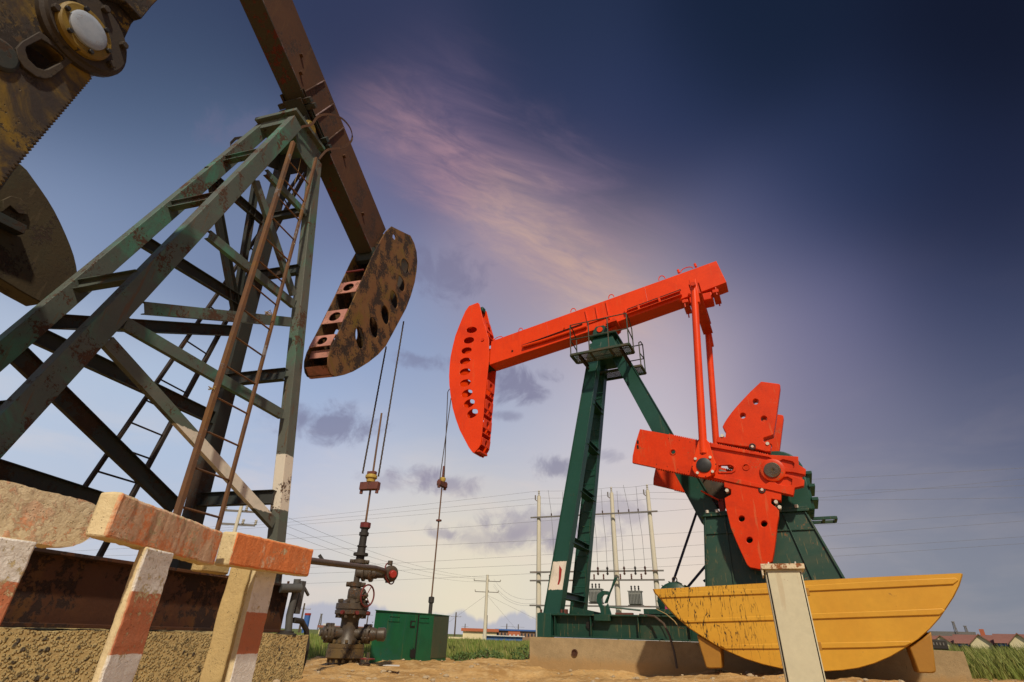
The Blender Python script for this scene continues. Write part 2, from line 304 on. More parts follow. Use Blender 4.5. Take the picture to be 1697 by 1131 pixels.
def concrete(name, base, alt, painted=None, pits=.5, agg=0.0, crack=.0, bump=.6, soil=None):
    """painted = dict(dir, bands [(zlo,zhi,colour)], peel)"""
    mt = bpy.data.materials.new(name); nt = newtree(mt); n = N(nt)
    out = n.node('ShaderNodeOutputMaterial'); p = n.node('ShaderNodeBsdfPrincipled'); n.link(p.outputs[0], out.inputs[0])
    tc = n.node('ShaderNodeTexCoord'); O = tc.outputs['Object']; g = n.node('ShaderNodeNewGeometry')
    a = n.noise(O, 4, 7, .65, .3); f = n.noise(O, 45, 5, .7); m_ = n.noise(O, 12, 7, .7, .5)
    col = n.mix(n.ss(a, .35, .65), base, alt)
    col = n.mix(.35, col, n.mix(f, tuple(c * .5 for c in base), tuple(min(1, c * 1.4) for c in base)))
    h = n.m('ADD', n.m('MULTIPLY', f, .3), n.m('MULTIPLY', m_, .7))
    if agg:
        vo = n.node('ShaderNodeTexVoronoi'); vo.inputs['Scale'].default_value = 38
        n.link(n.vm('ADD', O, n.vm('SCALE', n.node('ShaderNodeTexNoise').outputs['Color'], scale=.0)), vo.inputs['Vector'])
        vo2 = n.node('ShaderNodeTexVoronoi'); vo2.inputs['Scale'].default_value = 15; n.link(O, vo2.inputs['Vector'])
        st = n.m('SUBTRACT', 1.0, n.ss(vo.outputs['Distance'], .25, .55))
        st2 = n.m('MULTIPLY', n.m('SUBTRACT', 1.0, n.ss(vo2.outputs['Distance'], .22, .38)), n.ss(m_, .5, .56))
        col = n.mix(n.m('MULTIPLY', st, .4 * agg), col, n.mix(n.m('FRACT', n.m('MULTIPLY', vo.outputs['Color'], 7.0)), (.50, .40, .22), (.26, .21, .12)))
        col = n.mix(n.m('MULTIPLY', st2, agg), col, (.12, .10, .08))
        h = n.m('ADD', n.m('MULTIPLY', h, .5), n.m('ADD', n.m('MULTIPLY', st, .8 * agg), n.m('MULTIPLY', st2, agg)))
    if painted:
        z = n.node('ShaderNodeSeparateXYZ'); n.link(g.outputs['Position'], z.inputs[0])
        zz = n.m('ADD', z.outputs[2], n.m('MULTIPLY_ADD', m_, .03, -.015))
        pc = painted['bands'][0][2]
        for lo, hi, c in painted['bands'][1:]:
            k = n.m('MULTIPLY', n.ss(zz, lo, lo + .006), n.m('SUBTRACT', 1.0, n.ss(zz, hi, hi + .006)))
            pc = n.mix(k, pc, c)
        pc = n.mix(n.m('MULTIPLY', n.ss(n.noise(O, 7, 6, .7), .42, .7), .4), pc, n.mix(.5, pc, (.30, .22, .14)))
        fd = n.m('ADD', n.noise(O, 3.2, 4, .6), n.m('MULTIPLY', n.noise(O, 34, 6, .75), .6))
        pc = n.mix(n.m('MULTIPLY', n.ss(fd, painted.get('fade', .84), painted.get('fade', .84) + .16), .75), pc, (.68, .54, .38))
        fc = n.vm('DOT_PRODUCT', g.outputs['True Normal'], tuple(painted['dir']))
        k = n.ss(fc, .55, .7)
        pe = n.m('ADD', n.noise(O, 26, 8, .75, .6), n.m('MULTIPLY', n.noise(O, 5, 4, .6), .7))
        th = painted.get('peel', .92)
        k = n.m('MULTIPLY', k, n.m('SUBTRACT', 1.0, n.ss(pe, th, th + .05)))
        col = n.mix(k, col, pc); h = n.m('ADD', h, n.m('MULTIPLY', k, .5))
    vp = n.node('ShaderNodeTexVoronoi'); vp.inputs['Scale'].default_value = 55; n.link(O, vp.inputs['Vector'])
    pk = n.m('MULTIPLY', n.m('SUBTRACT', 1.0, n.ss(vp.outputs['Distance'], .12, .25)), n.ss(n.noise(O, 9, 3, .5), .52, .60))
    col = n.mix(n.m('MULTIPLY', pk, pits), col, (.06, .05, .035)); h = n.m('SUBTRACT', h, n.m('MULTIPLY', pk, pits))
    bs = n.noise(n.scalev(O, (30, 30, 5)), 1.0, 6, .7, .5)
    bk = n.m('MULTIPLY', n.ss(bs, .63, .68), n.ss(n.noise(O, 2.3, 3, .5), .50, .60))
    col = n.mix(n.m('MULTIPLY', bk, crack), col, (.02, .016, .012))
    if soil:
        z = n.node('ShaderNodeSeparateXYZ'); n.link(g.outputs['Position'], z.inputs[0])
        col = n.mix(n.m('MULTIPLY', n.m('SUBTRACT', 1.0, n.ss(n.m('ADD', z.outputs[2], n.m('MULTIPLY', a, .3)), soil[0], soil[1])), .7), col, (.36, .22, .09))
    n.setin(p.inputs['Base Color'], col); p.inputs['Roughness'].default_value = .9; p.inputs['Specular IOR Level'].default_value = .2
    b = n.node('ShaderNodeBump'); b.inputs['Strength'].default_value = bump; b.inputs['Distance'].default_value = .03
    n.setin(b.inputs['Height'], h); n.link(b.outputs[0], p.inputs['Normal'])
    return mt
EASTD = (sin(radians(106)), cos(radians(106)), 0)
OR = (.78, .29, .125); OR2 = (.60, .215, .11); WH = (.84, .81, .76); CC = (.56, .45, .25); CC2 = (.68, .56, .34)
M['conc_bar_pale'] = concrete('concrete rail, orange paint mostly gone', (.72, .60, .40), (.78, .66, .45), dict(dir=EASTD, bands=[(0, 9, (.74, .36, .20))], peel=.80, fade=.72), crack=.8)
M['conc_bar_or'] = concrete('concrete rail, worn orange paint', CC2, CC, dict(dir=EASTD, bands=[(0, 9, OR)], peel=.93, fade=.72), crack=1.0)
M['conc_bar_or2'] = concrete('concrete rail, fresh orange paint', CC2, CC, dict(dir=EASTD, bands=[(0, 9, (.78, .245, .085))], peel=.99, fade=.88), crack=.5)
M['conc_post'] = concrete('concrete post, white and orange bands', CC2, CC, dict(dir=EASTD, bands=[(0, 9, WH), (.40, .70, OR2), (-1, .12, OR2)], peel=.92, fade=.86), crack=.2)
M['conc_post2'] = concrete('concrete post, clean bands', CC2, CC, dict(dir=EASTD, bands=[(0, 9, WH), (.36, .655, OR2), (-1, .02, OR2)], peel=.98, fade=.9), crack=.1)
M['conc_raw'] = concrete('bare tan concrete', (.50, .37, .17), (.42, .31, .15), pits=.7, crack=.6)
M['conc_agg'] = concrete('exposed aggregate concrete', (.62, .48, .22), (.50, .38, .18), agg=1.0, pits=.6, bump=1.0)
M['conc_base'] = concrete('cast concrete plinth', (.38, .28, .155), (.27, .20, .11), pits=.7, crack=.8, bump=.35, soil=(.25, .40))

# ground: bare ochre earth near the wells, scrub beyond
def ground_mat():
    mt = bpy.data.materials.new('ochre earth and scrub'); nt = newtree(mt); n = N(nt)
    out = n.node('ShaderNodeOutputMaterial'); p = n.node('ShaderNodeBsdfPrincipled'); n.link(p.outputs[0], out.inputs[0])
    P = n.node('ShaderNodeNewGeometry').outputs['Position']
    a = n.noise(P, .9, 8, .65, .4); b_ = n.noise(P, 4.5, 8, .7, .3); c = n.noise(P, 22, 6, .7)
    col = n.mix(n.ss(a, .42, .58), (.56, .35, .14), (.38, .22, .08))
    col = n.mix(n.m('MULTIPLY', n.ss(b_, .47, .64), .6), col, (.66, .47, .23))
    col = n.mix(n.m('MULTIPLY', n.ss(c, .52, .66), .35), col, (.24, .14, .055))
    at = n.node('ShaderNodeAttribute'); at.attribute_name = 'scrub'
    k = n.ss(n.m('ADD', at.outputs['Fac'], n.m('MULTIPLY_ADD', b_, .8, -.4)), .4, .6)
    g = n.mix(n.ss(n.noise(P, .25, 6, .7), .35, .65), (.085, .12, .03), (.15, .16, .05))
    col = n.mix(k, col, g)
    n.setin(p.inputs['Base Color'], col); p.inputs['Roughness'].default_value = .95; p.inputs['Specular IOR Level'].default_value = .15
    b = n.node('ShaderNodeBump'); b.inputs['Strength'].default_value = .9; b.inputs['Distance'].default_value = .05
    n.setin(b.inputs['Height'], n.m('ADD', b_, n.m('MULTIPLY', c, .5))); n.link(b.outputs[0], p.inputs['Normal'])
    return mt
M['ground'] = ground_mat()
def grass_mat(name, c1, c2, c3):
    mt = bpy.data.materials.new(name); nt = newtree(mt); n = N(nt)
    out = n.node('ShaderNodeOutputMaterial'); p = n.node('ShaderNodeBsdfPrincipled')
    P = n.node('ShaderNodeNewGeometry').outputs['Position']
    r = n.node('ShaderNodeNewGeometry').outputs['Random Per Island']
    col = n.mix(n.ss(n.noise(P, .5, 4, .6), .38, .62), c1, c2)
    col = n.mix(n.m('MULTIPLY', n.ss(r, .55, 1.0), .6), col, c3)
    n.setin(p.inputs['Base Color'], col); p.inputs['Roughness'].default_value = .6; p.inputs['Specular IOR Level'].default_value = .25
    t = n.node('ShaderNodeBsdfTranslucent'); n.setin(t.inputs[0], col)
    mx = n.node('ShaderNodeMixShader'); mx.inputs[0].default_value = .3
    n.link(p.outputs[0], mx.inputs[1]); n.link(t.outputs[0], mx.inputs[2]); n.link(mx.outputs[0], out.inputs[0])
    return mt
M['grass'] = grass_mat('field grass', (.17, .235, .045), (.24, .275, .07), (.42, .35, .13))

# ------------------------------------------------------------------ mesh helpers
class MB:
    def __init__(s): s.v = []; s.f = []; s.sm = False
    def add(s, vs, fs):
        o = len(s.v); s.v += [V(p) for p in vs]; s.f += [tuple(i + o for i in f) for f in fs]; return s
    def box(s, c, x, y, z):      # centre and three half-axis vectors
        c, x, y, z = V(c), V(x), V(y), V(z)
        vs = [c + x * i + y * j + z * k for i in (-1, 1) for j in (-1, 1) for k in (-1, 1)]
        return s.add(vs, [(0, 1, 3, 2), (4, 6, 7, 5), (0, 4, 5, 1), (2, 3, 7, 6), (0, 2, 6, 4), (1, 5, 7, 3)])
    def sweep(s, p0, p1, prof, up=V((0, 0, 1)), scale1=1.0, p1prof=None):
        """extrude a closed 2-D profile (x along side, y along up) from p0 to p1"""
        p0, p1 = V(p0), V(p1); d = (p1 - p0).normalized(); up = V(up)
        sd = d.cross(up).normalized(); u2 = sd.cross(d).normalized(); n = len(prof)
        pr1 = p1prof or [(a * scale1, b * scale1) for a, b in prof]
        vs = [p0 + sd * a + u2 * b for a, b in prof] + [p1 + sd * a + u2 * b for a, b in pr1]
        fs = [(i, (i + 1) % n, n + (i + 1) % n, n + i) for i in range(n)]
        o = len(s.v); s.v += vs; s.f += [tuple(i + o for i in f) for f in fs]
        tri = tessellate_polygon([[V((a, b, 0)) for a, b in prof]])
        for t in tri:
            s.f.append(tuple(o + i for i in t)); s.f.append(tuple(o + n + i for i in reversed(t)))
        return s
    def bar(s, p0, p1, w, h, up=V((0, 0, 1)), w1=None, h1=None):
        w1 = w1 or w; h1 = h1 or h
        return s.sweep(p0, p1, [(-w / 2, -h / 2), (w / 2, -h / 2), (w / 2, h / 2), (-w / 2, h / 2)], up,
                       p1prof=[(-w1 / 2, -h1 / 2), (w1 / 2, -h1 / 2), (w1 / 2, h1 / 2), (-w1 / 2, h1 / 2)])
    def tube(s, pts, r, seg=8, cap=True):
        pts = [V(p) for p in pts]; rs = r if isinstance(r, (list, tuple)) else [r] * len(pts)
        o = len(s.v); prev = None
        for i, p in enumerate(pts):
            d = (pts[min(i + 1, len(pts) - 1)] - pts[max(i - 1, 0)]).normalized()
            if prev is None:
                a = d.orthogonal().normalized()
            else:
                a = (prev - d * prev.dot(d))
                a = a.normalized() if a.length > 1e-6 else d.orthogonal().normalized()
            prev = a; b = d.cross(a)
            for k in range(seg):
                t = 2 * pi * k / seg; s.v.append(p + (a * cos(t) + b * sin(t)) * rs[i])
        for i in range(len(pts) - 1):
            for k in range(seg):
                k2 = (k + 1) % seg
                s.f.append((o + i * seg + k, o + i * seg + k2, o + (i + 1) * seg + k2, o + (i + 1) * seg + k))
        if cap:
            s.f.append(tuple(o + k for k in reversed(range(seg)))); s.f.append(tuple(o + (len(pts) - 1) * seg + k for k in range(seg)))
        return s
    def cyl(s, p0, p1, r, seg=20, r1=None): return s.tube([p0, p1], [r, r if r1 is None else r1], seg)
    def lathe(s, base, axis, prof, seg=24):
        """prof: list of (distance along axis, radius)"""
        axis = V(axis).normalized(); o = len(s.v); a = axis.orthogonal().normalized(); b = axis.cross(a)
        for h, r in prof:
            for k in range(seg):
                t = 2 * pi * k / seg; s.v.append(V(base) + axis * h + (a * cos(t) + b * sin(t)) * max(r, 1e-4))
        for i in range(len(prof) - 1):
            for k in range(seg):
                k2 = (k + 1) % seg; s.f.append((o + i * seg + k, o + i * seg + k2, o + (i + 1) * seg + k2, o + (i + 1) * seg + k))
        s.f.append(tuple(o + k for k in reversed(range(seg)))); s.f.append(tuple(o + (len(prof) - 1) * seg + k for k in range(seg)))
        return s
    def ring(s, c, axis, R, r, seg=28, ss=8):
        axis = V(axis).normalized(); a = axis.orthogonal().normalized(); b = axis.cross(a); o = len(s.v)
        for i in range(seg):
            t = 2 * pi * i / seg; d = a * cos(t) + b * sin(t)
            for k in range(ss):
                q = 2 * pi * k / ss; s.v.append(V(c) + d * (R + r * cos(q)) + axis * r * sin(q))
        for i in range(seg):
            for k in range(ss):
                i2, k2 = (i + 1) % seg, (k + 1) % ss
                s.f.append((o + i * ss + k, o + i2 * ss + k, o + i2 * ss + k2, o + i * ss + k2))
        return s
    def plate(s, outer, holes, n, t):
        """flat outline (3-D points in one plane) with holes, extruded by t along n"""
        n = V(n).normalized(); o = V(outer[0]); a = n.orthogonal().normalized(); b = n.cross(a)
        f2 = lambda p: V(((V(p) - o).dot(a), (V(p) - o).dot(b), 0))
        flat = lambda p: o + a * (V(p) - o).dot(a) + b * (V(p) - o).dot(b)
        loops = [[flat(p) for p in outer]] + [[flat(p) for p in h] for h in holes]
        allp = [p for l in loops for p in l]
        tri = tessellate_polygon([[f2(p) for p in l] for l in loops])
        base = len(s.v); N_ = len(allp)
        s.v += allp + [p + n * t for p in allp]
        for q in tri:
            s.f.append(tuple(base + i for i in q)); s.f.append(tuple(base + N_ + i for i in reversed(q)))
        k = 0
        for l in loops:
            L = len(l)
            for i in range(L):
                j = (i + 1) % L; s.f.append((base + k + i, base + k + j, base + N_ + k + j, base + N_ + k + i))
            k += L
        return s
    def bolt(s, p, n, r, h, seg=6): return s.cyl(V(p), V(p) + V(n).normalized() * h, r, seg)
    def blob(s, c, r, seed=0, sq=(1, 1, 1), seg=10):
        rnd = random.Random(seed); o = len(s.v); rings = seg // 2 + 1
        for i in range(rings + 1):
            ph = pi * i / rings
            for k in range(seg):
                t = 2 * pi * k / seg; q = r * rnd.uniform(.8, 1.15)
                s.v.append(V(c) + V((sin(ph) * cos(t) * sq[0], sin(ph) * sin(t) * sq[1], cos(ph) * sq[2])) * q)
        for i in range(rings):
            for k in range(seg):
                k2 = (k + 1) % seg; s.f.append((o + i * seg + k, o + (i + 1) * seg + k, o + (i + 1) * seg + k2, o + i * seg + k2))
        return s
    def build(s, name, mat, parent=None, smooth=True, bevel=0.0, angle=35):
        org = V((0, 0, 0)); q = parent
        while q is not None and q.parent is not None: q = q.parent
        if q is not None: org = V(q.location)
        me = bpy.data.meshes.new(name)
        me.from_pydata([tuple(p - org) for p in s.v], [], s.f); me.validate()
        bm = bmesh.new(); bm.from_mesh(me)
        bmesh.ops.recalc_face_normals(bm, faces=bm.faces); bm.to_mesh(me); bm.free()
        if smooth:
            me.shade_smooth(); me.set_sharp_from_angle(angle=radians(angle))
        me.materials.append(M[mat] if isinstance(mat, str) else mat)
        ob = bpy.data.objects.new(name, me); sc.collection.objects.link(ob)
        if parent is not None: ob.parent = parent
        if bevel:
            b = ob.modifiers.new('bevel', 'BEVEL'); b.width = bevel; b.segments = 2; b.limit_method = 'ANGLE'; b.angle_limit = radians(40); b.harden_normals = False
        return ob
def tag(o, label=None, cat=None, group=None, kind=None):
    if label: o['label'] = label
    if cat: o['category'] = cat
    if group: o['group'] = group
    if kind: o['kind'] = kind
    return o
def thing(name, loc, label, cat, group=None):
    o = bpy.data.objects.new(name, None); o.location = loc; o.empty_display_size = .2; sc.collection.objects.link(o)
    return tag(o, label, cat, group)
def copy_tree(o, loc=None, rotz=None, label=None, parent=None):
    c = o.copy(); sc.collection.objects.link(c); c.parent = parent
    if loc is not None: c.location = loc
    if rotz is not None: c.rotation_euler = (0, 0, rotz)
    if label: c['label'] = label
    for ch in list(o.children): copy_tree(ch, parent=c)
    return c
def I_prof(w, h, tf=.02, tw=.016):
    a, b = w / 2, h / 2
    return [(-a, -b), (a, -b), (a, -b + tf), (tw / 2, -b + tf), (tw / 2, b - tf), (a, b - tf), (a, b), (-a, b), (-a, b - tf), (-tw / 2, b - tf), (-tw / 2, -b + tf), (-a, -b + tf)]
def C_prof(w, h, t=.016, side=1):
    a, b = w / 2, h / 2
    p = [(-a, -b), (a, -b), (a, -b + t), (-a + t, -b + t), (-a + t, b - t), (a, b - t), (a, b), (-a, b)]
    return p if side > 0 else [(-x, y) for x, y in reversed(p)]
def ell(cx, cy, rx, ry, deg=0, k=20):
    c, s = cos(radians(deg)), sin(radians(deg))
    return [(cx + rx * cos(2 * pi * i / k) * c - ry * sin(2 * pi * i / k) * s, cy + rx * cos(2 * pi * i / k) * s + ry * sin(2 * pi * i / k) * c) for i in range(k)]
def crop(pts, ox, oy, sc_): return [(ox + x / sc_, oy + y / sc_) for x, y in pts]

# ------------------------------------------------------------------ ground
def sst(x, a, b):
    t = min(1, max(0, (x - a) / (b - a))); return t * t * (3 - 2 * t)
from mathutils import noise as mn
W1 = onz(569, 1100, 0); W1 = V((W1.x, W1.y, 0))
W2 = V((sin(radians(-6.6)) * 15.5, cos(radians(-6.6)) * 15.5, 0))
def scrub(x, y):
    """1 where grass grows: beyond the bare pad"""
    d = 17.6 + 1.2 * mn.noise(V((x * .25, 3.3, 0)))
    if x < -1: d = 15.2 + (x + 6) * .25 + mn.noise(V((x * .4, 1.3, 0)))
    if x < -4.4: d = 13.6
    a = sst(y, d - .6, d + .6)
    if x > 6.5: a = max(a, sst(x, 8.6 - .03 * (y - 8), 9.4) * sst(y, 5.5, 7.0))
    return a
def gh(x, y):
    r = sqrt(x * x + y * y)
    z = .17 * sst(x, 1.0, 4.5) * (1 - sst(r, 40, 90))
    k = 1 - sst(r, 25, 60)
    z += k * (.085 * mn.noise(V((x * .45, y * .45, 0))) + .07 * mn.noise(V((x * 1.3, y * 1.3, 5))) + .038 * mn.noise(V((x * 3.1, y * 3.1, 9))) + .020 * mn.noise(V((x * 8, y * 8, 2))) + .010 * mn.noise(V((x * 21, y * 21, 7))))
    z += -.01 * math.exp(-((x - W1.x) ** 2 + (y - W1.y) ** 2) / .5) * 1.0
    z -= .05
    if x > -2.5 and x < 4: z -= .10 * math.exp(-((y - 10.9 - .10 * x) / .55) ** 2) * sst(x, -2.5, -.8) * (1 - sst(x, 3, 4))
    return z
def build_ground():
    nr, na = 330, 640; vs = []; fs = []; att = []
    rs = [0.8 * (5000 / 0.8) ** ((i / (nr - 1)) ** 1.35) for i in range(nr)]
    rs = []
    r = .8
    while r < 30: rs.append(r); r += max(.05, .0085 * r) if r > 6 else .22
    while r < 6000: rs.append(r); r *= 1.06
    rs.append(7000)
    nr = len(rs)
    for r in rs:
        for k in range(na):
            # denser angles in front
            t = (k / na) * 2 - 1; a = t * pi
            a = pi * (abs(t) ** 1.7) * (1 if t >= 0 else -1)
            x, y = r * sin(a), r * cos(a)
            vs.append((x, y, gh(x, y))); att.append(scrub(x, y))
    for i in range(nr - 1):
        for k in range(na):
            k2 = (k + 1) % na
            fs.append((i * na + k, i * na + k2, (i + 1) * na + k2, (i + 1) * na + k))
    vs.append((0, 0, gh(0, 0))); c = len(vs) - 1; att.append(0)
    for k in range(na): fs.append((c, (k + 1) % na, k))
    me = bpy.data.meshes.new('ground'); me.from_pydata(vs, [], fs); me.update()
    at = me.attributes.new('scrub', 'FLOAT', 'POINT'); at.data.foreach_set('value', att)
    me.shade_smooth(); me.materials.append(M['ground'])
    o = bpy.data.objects.new('ground', me); sc.collection.objects.link(o); tag(o, kind='structure')
build_ground()

# ================================================================== PUMPJACK ONE (weathered, left)
PH1 = radians(16)
u1 = V((-sin(PH1), -cos(PH1), 0)); v1 = V((cos(PH1), -sin(PH1), 0))      # u: from the well to the rear, v: to the east
def L1(s, c, z): p = W1 + u1 * s + v1 * c; return V((p.x, p.y, z))
def A(x, y, c):
    """sight line met with the vertical plane at offset c of pumpjack one"""
    d = ray(x, y); P = W1 + v1 * c; t = v1.dot(P - CAM) / v1.dot(d); return CAM + d * t
UP = V((0, 0, 1))

j1 = thing('pumpjack', L1(5.5, 0, 1.05), 'tall weathered grey-green lattice pumpjack with rusty brown beam and ochre horse head', 'pumpjack')
rb = MB(); rb.sweep(L1(3.66, 1.13, .78), L1(12.2, 1.13, .78), I_prof(.26, .56, .03, .03), UP)
rb.build('base_beam', 'ibeam_rust', j1, bevel=.004)
MB().sweep(L1(3.66, -1.13, .78), L1(12.2, -1.13, .78), I_prof(.26, .56, .03, .03), UP).build('base_beam', 'ibeam_rust', j1)
for s_ in (5.3, 8.1, 10.9): MB().bar(L1(s_, -1.0, .78), L1(s_, 1.0, .78), .2, .4).build('cross_beam', 'p1_dark', j1)
# rear legs, front legs
def leg(pt, pb, ct, cb, zb, w, d, mat, name='leg', prof='box'):
    a, b = A(*pt, ct), A(*pb, cb); k = (zb - a.z) / (b.z - a.z); e = a + (b - a) * k
    m = MB()
    if prof == 'box': m.bar(a, e, d, w, up=u1)
    else: m.sweep(a, e, prof, up=u1)
    return m.build(name, mat, j1, bevel=.006), a, e
lg2, L2t, L2b = leg((489, 204), (40, 675), .40, .52, 1.06, .25, .14, 'p1_green')
lg1, L1t, L1b = leg((440, 212), (0, 586), -.40, -.52, 1.06, .23, .14, 'p1_green')
lg3, L3t, L3b = leg((522, 268), (457, 905), .33, .72, 1.06, .20, .17, 'p1_greenband')
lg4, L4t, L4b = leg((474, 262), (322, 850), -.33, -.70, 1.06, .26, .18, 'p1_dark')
for p_ in (L2b, L1b, L3b, L4b):
    MB().box(V((p_.x, p_.y, 1.07)), u1 * .2, v1 * .18, UP * .02).build('foot_plate', 'p1_dark', j1, bevel=.004)
    for a_ in (-1, 1):
        for b_ in (-1, 1): MB().bolt(V((p_.x, p_.y, 1.09)) + u1 * .16 * a_ + v1 * .14 * b_, UP, .018, .05).build('anchor_bolt', 'ibeam_rust', j1)

def legc(px, side):   # lateral offset of a side frame at a height: c at pixel
    return side
def mem(p, q, c0, c1, w, mat, name='brace', d=.07, t=.012):
    """channel between two sight points lying in the sloping side frame"""
    a, b = A(*p, c0), A(*q, c1)
    side = 1 if c0 > 0 else -1
    m = MB(); d_ = (b - a).normalized(); sd = v1 * side
    up = sd.cross(d_).normalized()
    m.sweep(a, b, C_prof(d, w, t, side=-1), up=up)
    return m.build(name, mat, j1, bevel=.003)
# east (near) side bracing
mem((236, 511), (481, 534), .47, .58, .15, 'p1_green')
mem((205, 536), (466, 687), .47, .62, .15, 'p1_green')
mem((176, 566), (452, 868), .48, .70, .15, 'p1_greenlow')
mem((344, 389), (486, 505), .43, .50, .14, 'p1_green')
mem((440, 286), (505, 353), .40, .42, .12, 'p1_green')
mem((423, 300), (486, 490), .40, .50, .12, 'p1_green')
# west (far) side bracing
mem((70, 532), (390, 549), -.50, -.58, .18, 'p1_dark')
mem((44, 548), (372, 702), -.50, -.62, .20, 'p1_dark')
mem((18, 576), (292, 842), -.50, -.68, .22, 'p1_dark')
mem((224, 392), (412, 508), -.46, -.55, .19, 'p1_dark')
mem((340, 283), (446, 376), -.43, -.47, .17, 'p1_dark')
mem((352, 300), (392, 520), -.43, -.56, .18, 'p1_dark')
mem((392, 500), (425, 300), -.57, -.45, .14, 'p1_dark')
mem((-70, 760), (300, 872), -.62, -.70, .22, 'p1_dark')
# cross members between the legs
def cross(p, q, c, w, mat, d=.10):
    a = A(*p, c); b = A(*q, -c); mz = (a.z + b.z) / 2; ms = ((a - W1).dot(u1) + (b - W1).dot(u1)) / 2
    return MB().sweep(L1(ms, -c, mz), L1(ms, c, mz), I_prof(d, w, .012, .012), UP).build('cross_member', mat, j1, bevel=.003)
for p, q, c, w, mt in (((230, 450), (124, 483), .46, .14, 'p1_green'), ((356, 324), (287, 345), .42, .13, 'p1_green'), ((430, 250), (380, 268), .40, .12, 'p1_green'),
                       ((454, 825), (325, 828), .68, .20, 'p1_dark'), ((473, 619), (368, 633), .60, .20, 'p1_dark'), ((487, 448), (428, 458), .46, .18, 'p1_dark'), ((491, 352), (455, 360), .40, .15, 'p1_dark'),
                       ((28, 672), (-80, 700), .52, .2, 'p1_dark')):
    cross(p, q, c, w, mt)
# head frame: gussets, cap plate
pg = [(490, 214), (531, 253), (527, 276), (518, 287), (500, 262), (492, 246)]
MB().plate([A(x, y, .345) for x, y in pg], [], v1, .015).build('gusset', 'p1_green', j1)
pg = [(440, 275), (480, 290), (514, 284), (520, 250), (487, 215), (450, 232)]
MB().plate([A(x, y, -.36) for x, y in pg], [], v1, .015).build('gusset', 'p1_dark', j1)
ct = [A(491, 181, .45), A(539, 247, .45)]; s0, s1 = [(p - W1).dot(u1) for p in ct]; zc = (ct[0].z + ct[1].z) / 2
capc = L1((s0 + s1) / 2, 0, zc)
MB().box(capc, u1 * abs(s0 - s1) / 2, v1 * .45, UP * .035).build('cap_plate', 'p1_green', j1, bevel=.006)
MB().box(capc - UP * .12, u1 * (abs(s0 - s1) / 2 - .08), v1 * .36, UP * .085).build('head_box', 'p1_green', j1, bevel=.006)
# saddle bearing
bc = A(517, 207, .36); bs = (bc - W1).dot(u1)
m = MB()
for c_ in (-.30, .24): m.plate([L1(bs - .26, c_, zc + .035), L1(bs + .26, c_, zc + .035), L1(bs + .20, c_, zc + .16), L1(bs + .10, c_, zc + .29), L1(bs - .10, c_, zc + .29), L1(bs - .20, c_, zc + .16)], [], v1, .08)
m.build('bearing_block', 'p1_dark', j1, bevel=.006)
m = MB(); m.cyl(L1(bs, -.36, zc + .15), L1(bs, .36, zc + .15), .085, 20); m.build('pivot_shaft', 'p1_dark', j1)
m = MB(); m.lathe(L1(bs, .33, zc + .15), v1, [(0, .15), (.035, .15), (.045, .12), (.06, .11)], 24); m.build('bearing_cover', 'pin_yellow', j1)
# walking beam: straight line through the measured bottom ridge
bb0, bb1 = A(434, 0, .21), A(613, 410, .21)
bdir = (bb1 - bb0); bdir = (bdir - v1 * bdir.dot(v1)).normalized()
bup = v1.cross(bdir).normalized(); bup = bup if bup.z > 0 else -bup
def onbeam(x, y, c=.21): return A(x, y, c)
tp = A(560, 185, .17); h_ = (tp - bb0).dot(bup); H1 = abs(h_)
q0 = bb0 - v1 * .21 - bdir * 1.6; q1 = bb1 - v1 * .21 + bdir * .12
cen0 = q0 + bup * H1 / 2; cen1 = q1 + bup * H1 / 2
m = MB(); m.sweep(cen0, cen1, [(-.17, -H1 / 2 + .03), (.17, -H1 / 2 + .03), (.17, H1 / 2), (-.17, H1 / 2)], up=bup)
wb = m.build('walking_beam', 'beam_rust', j1, bevel=.006)
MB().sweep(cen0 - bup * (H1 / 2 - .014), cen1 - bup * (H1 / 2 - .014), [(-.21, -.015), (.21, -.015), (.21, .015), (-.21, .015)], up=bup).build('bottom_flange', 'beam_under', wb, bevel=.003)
MB().sweep(cen0 + v1 * .195 - bup * (H1 / 2 - .035), cen1 + v1 * .195 - bup * (H1 / 2 - .035), [(-.012, -.008), (.012, -.008), (.012, .010), (-.012, .010)], up=bup).build('peeled_edge', 'beam_edge', wb)
for px, py in ((512, 148), (532, 186), (552, 226)):
    p = A(px, py, .21); k = (p - q0).dot(bdir); c0 = q0 + bdir * k + v1 * .17
    MB().plate([c0 + bup * .03, c0 + v1 * .05 + bup * .03, c0 + v1 * .035 + bup * (H1 - .06), c0 + bup * (H1 - .06)], [], bdir, .014).build('stiffener', 'beam_edge', wb)
for px, py in ((498, 93), (497, 122), (569, 260), (600, 355)):
    p = A(px, py, .17); MB().box(p + v1 * .02, bdir * .035, v1 * .04, bup * .022).build('lug', 'beam_rust', wb, bevel=.004)
# saddle rails under the beam
kp = (L1(bs, 0, zc + .15) - q0).dot(bdir)
for off, wd in ((-.42, .36), (-.30, .40), (.36, .34), (.52, .34)):
    c0 = q0 + bdir * (kp + off) - bup * .05
    MB().box(c0, bdir * .05, v1 * wd, bup * .05).build('saddle_bar', 'p1_dark', j1, bevel=.004)
MB().plate([q0 + bdir * (kp - .5) - bup * .1 - v1 * .2, q0 + bdir * (kp + .5) - bup * .1 - v1 * .2, q0 + bdir * (kp + .5) - bup * .1 + v1 * .2, q0 + bdir * (kp - .5) - bup * .1 + v1 * .2], [], -bup, .04).build('saddle_plate', 'p1_dark', j1)
for c_ in (-.23, .23):
    m = MB(); m.sweep(q0 + bdir * (kp - .62) + v1 * c_ + bup * .0, q0 + bdir * (kp + .66) + v1 * c_, C_prof(.04, .10, .012), up=bup); m.build('saddle_rail', 'p1_dark', j1)
m = MB()
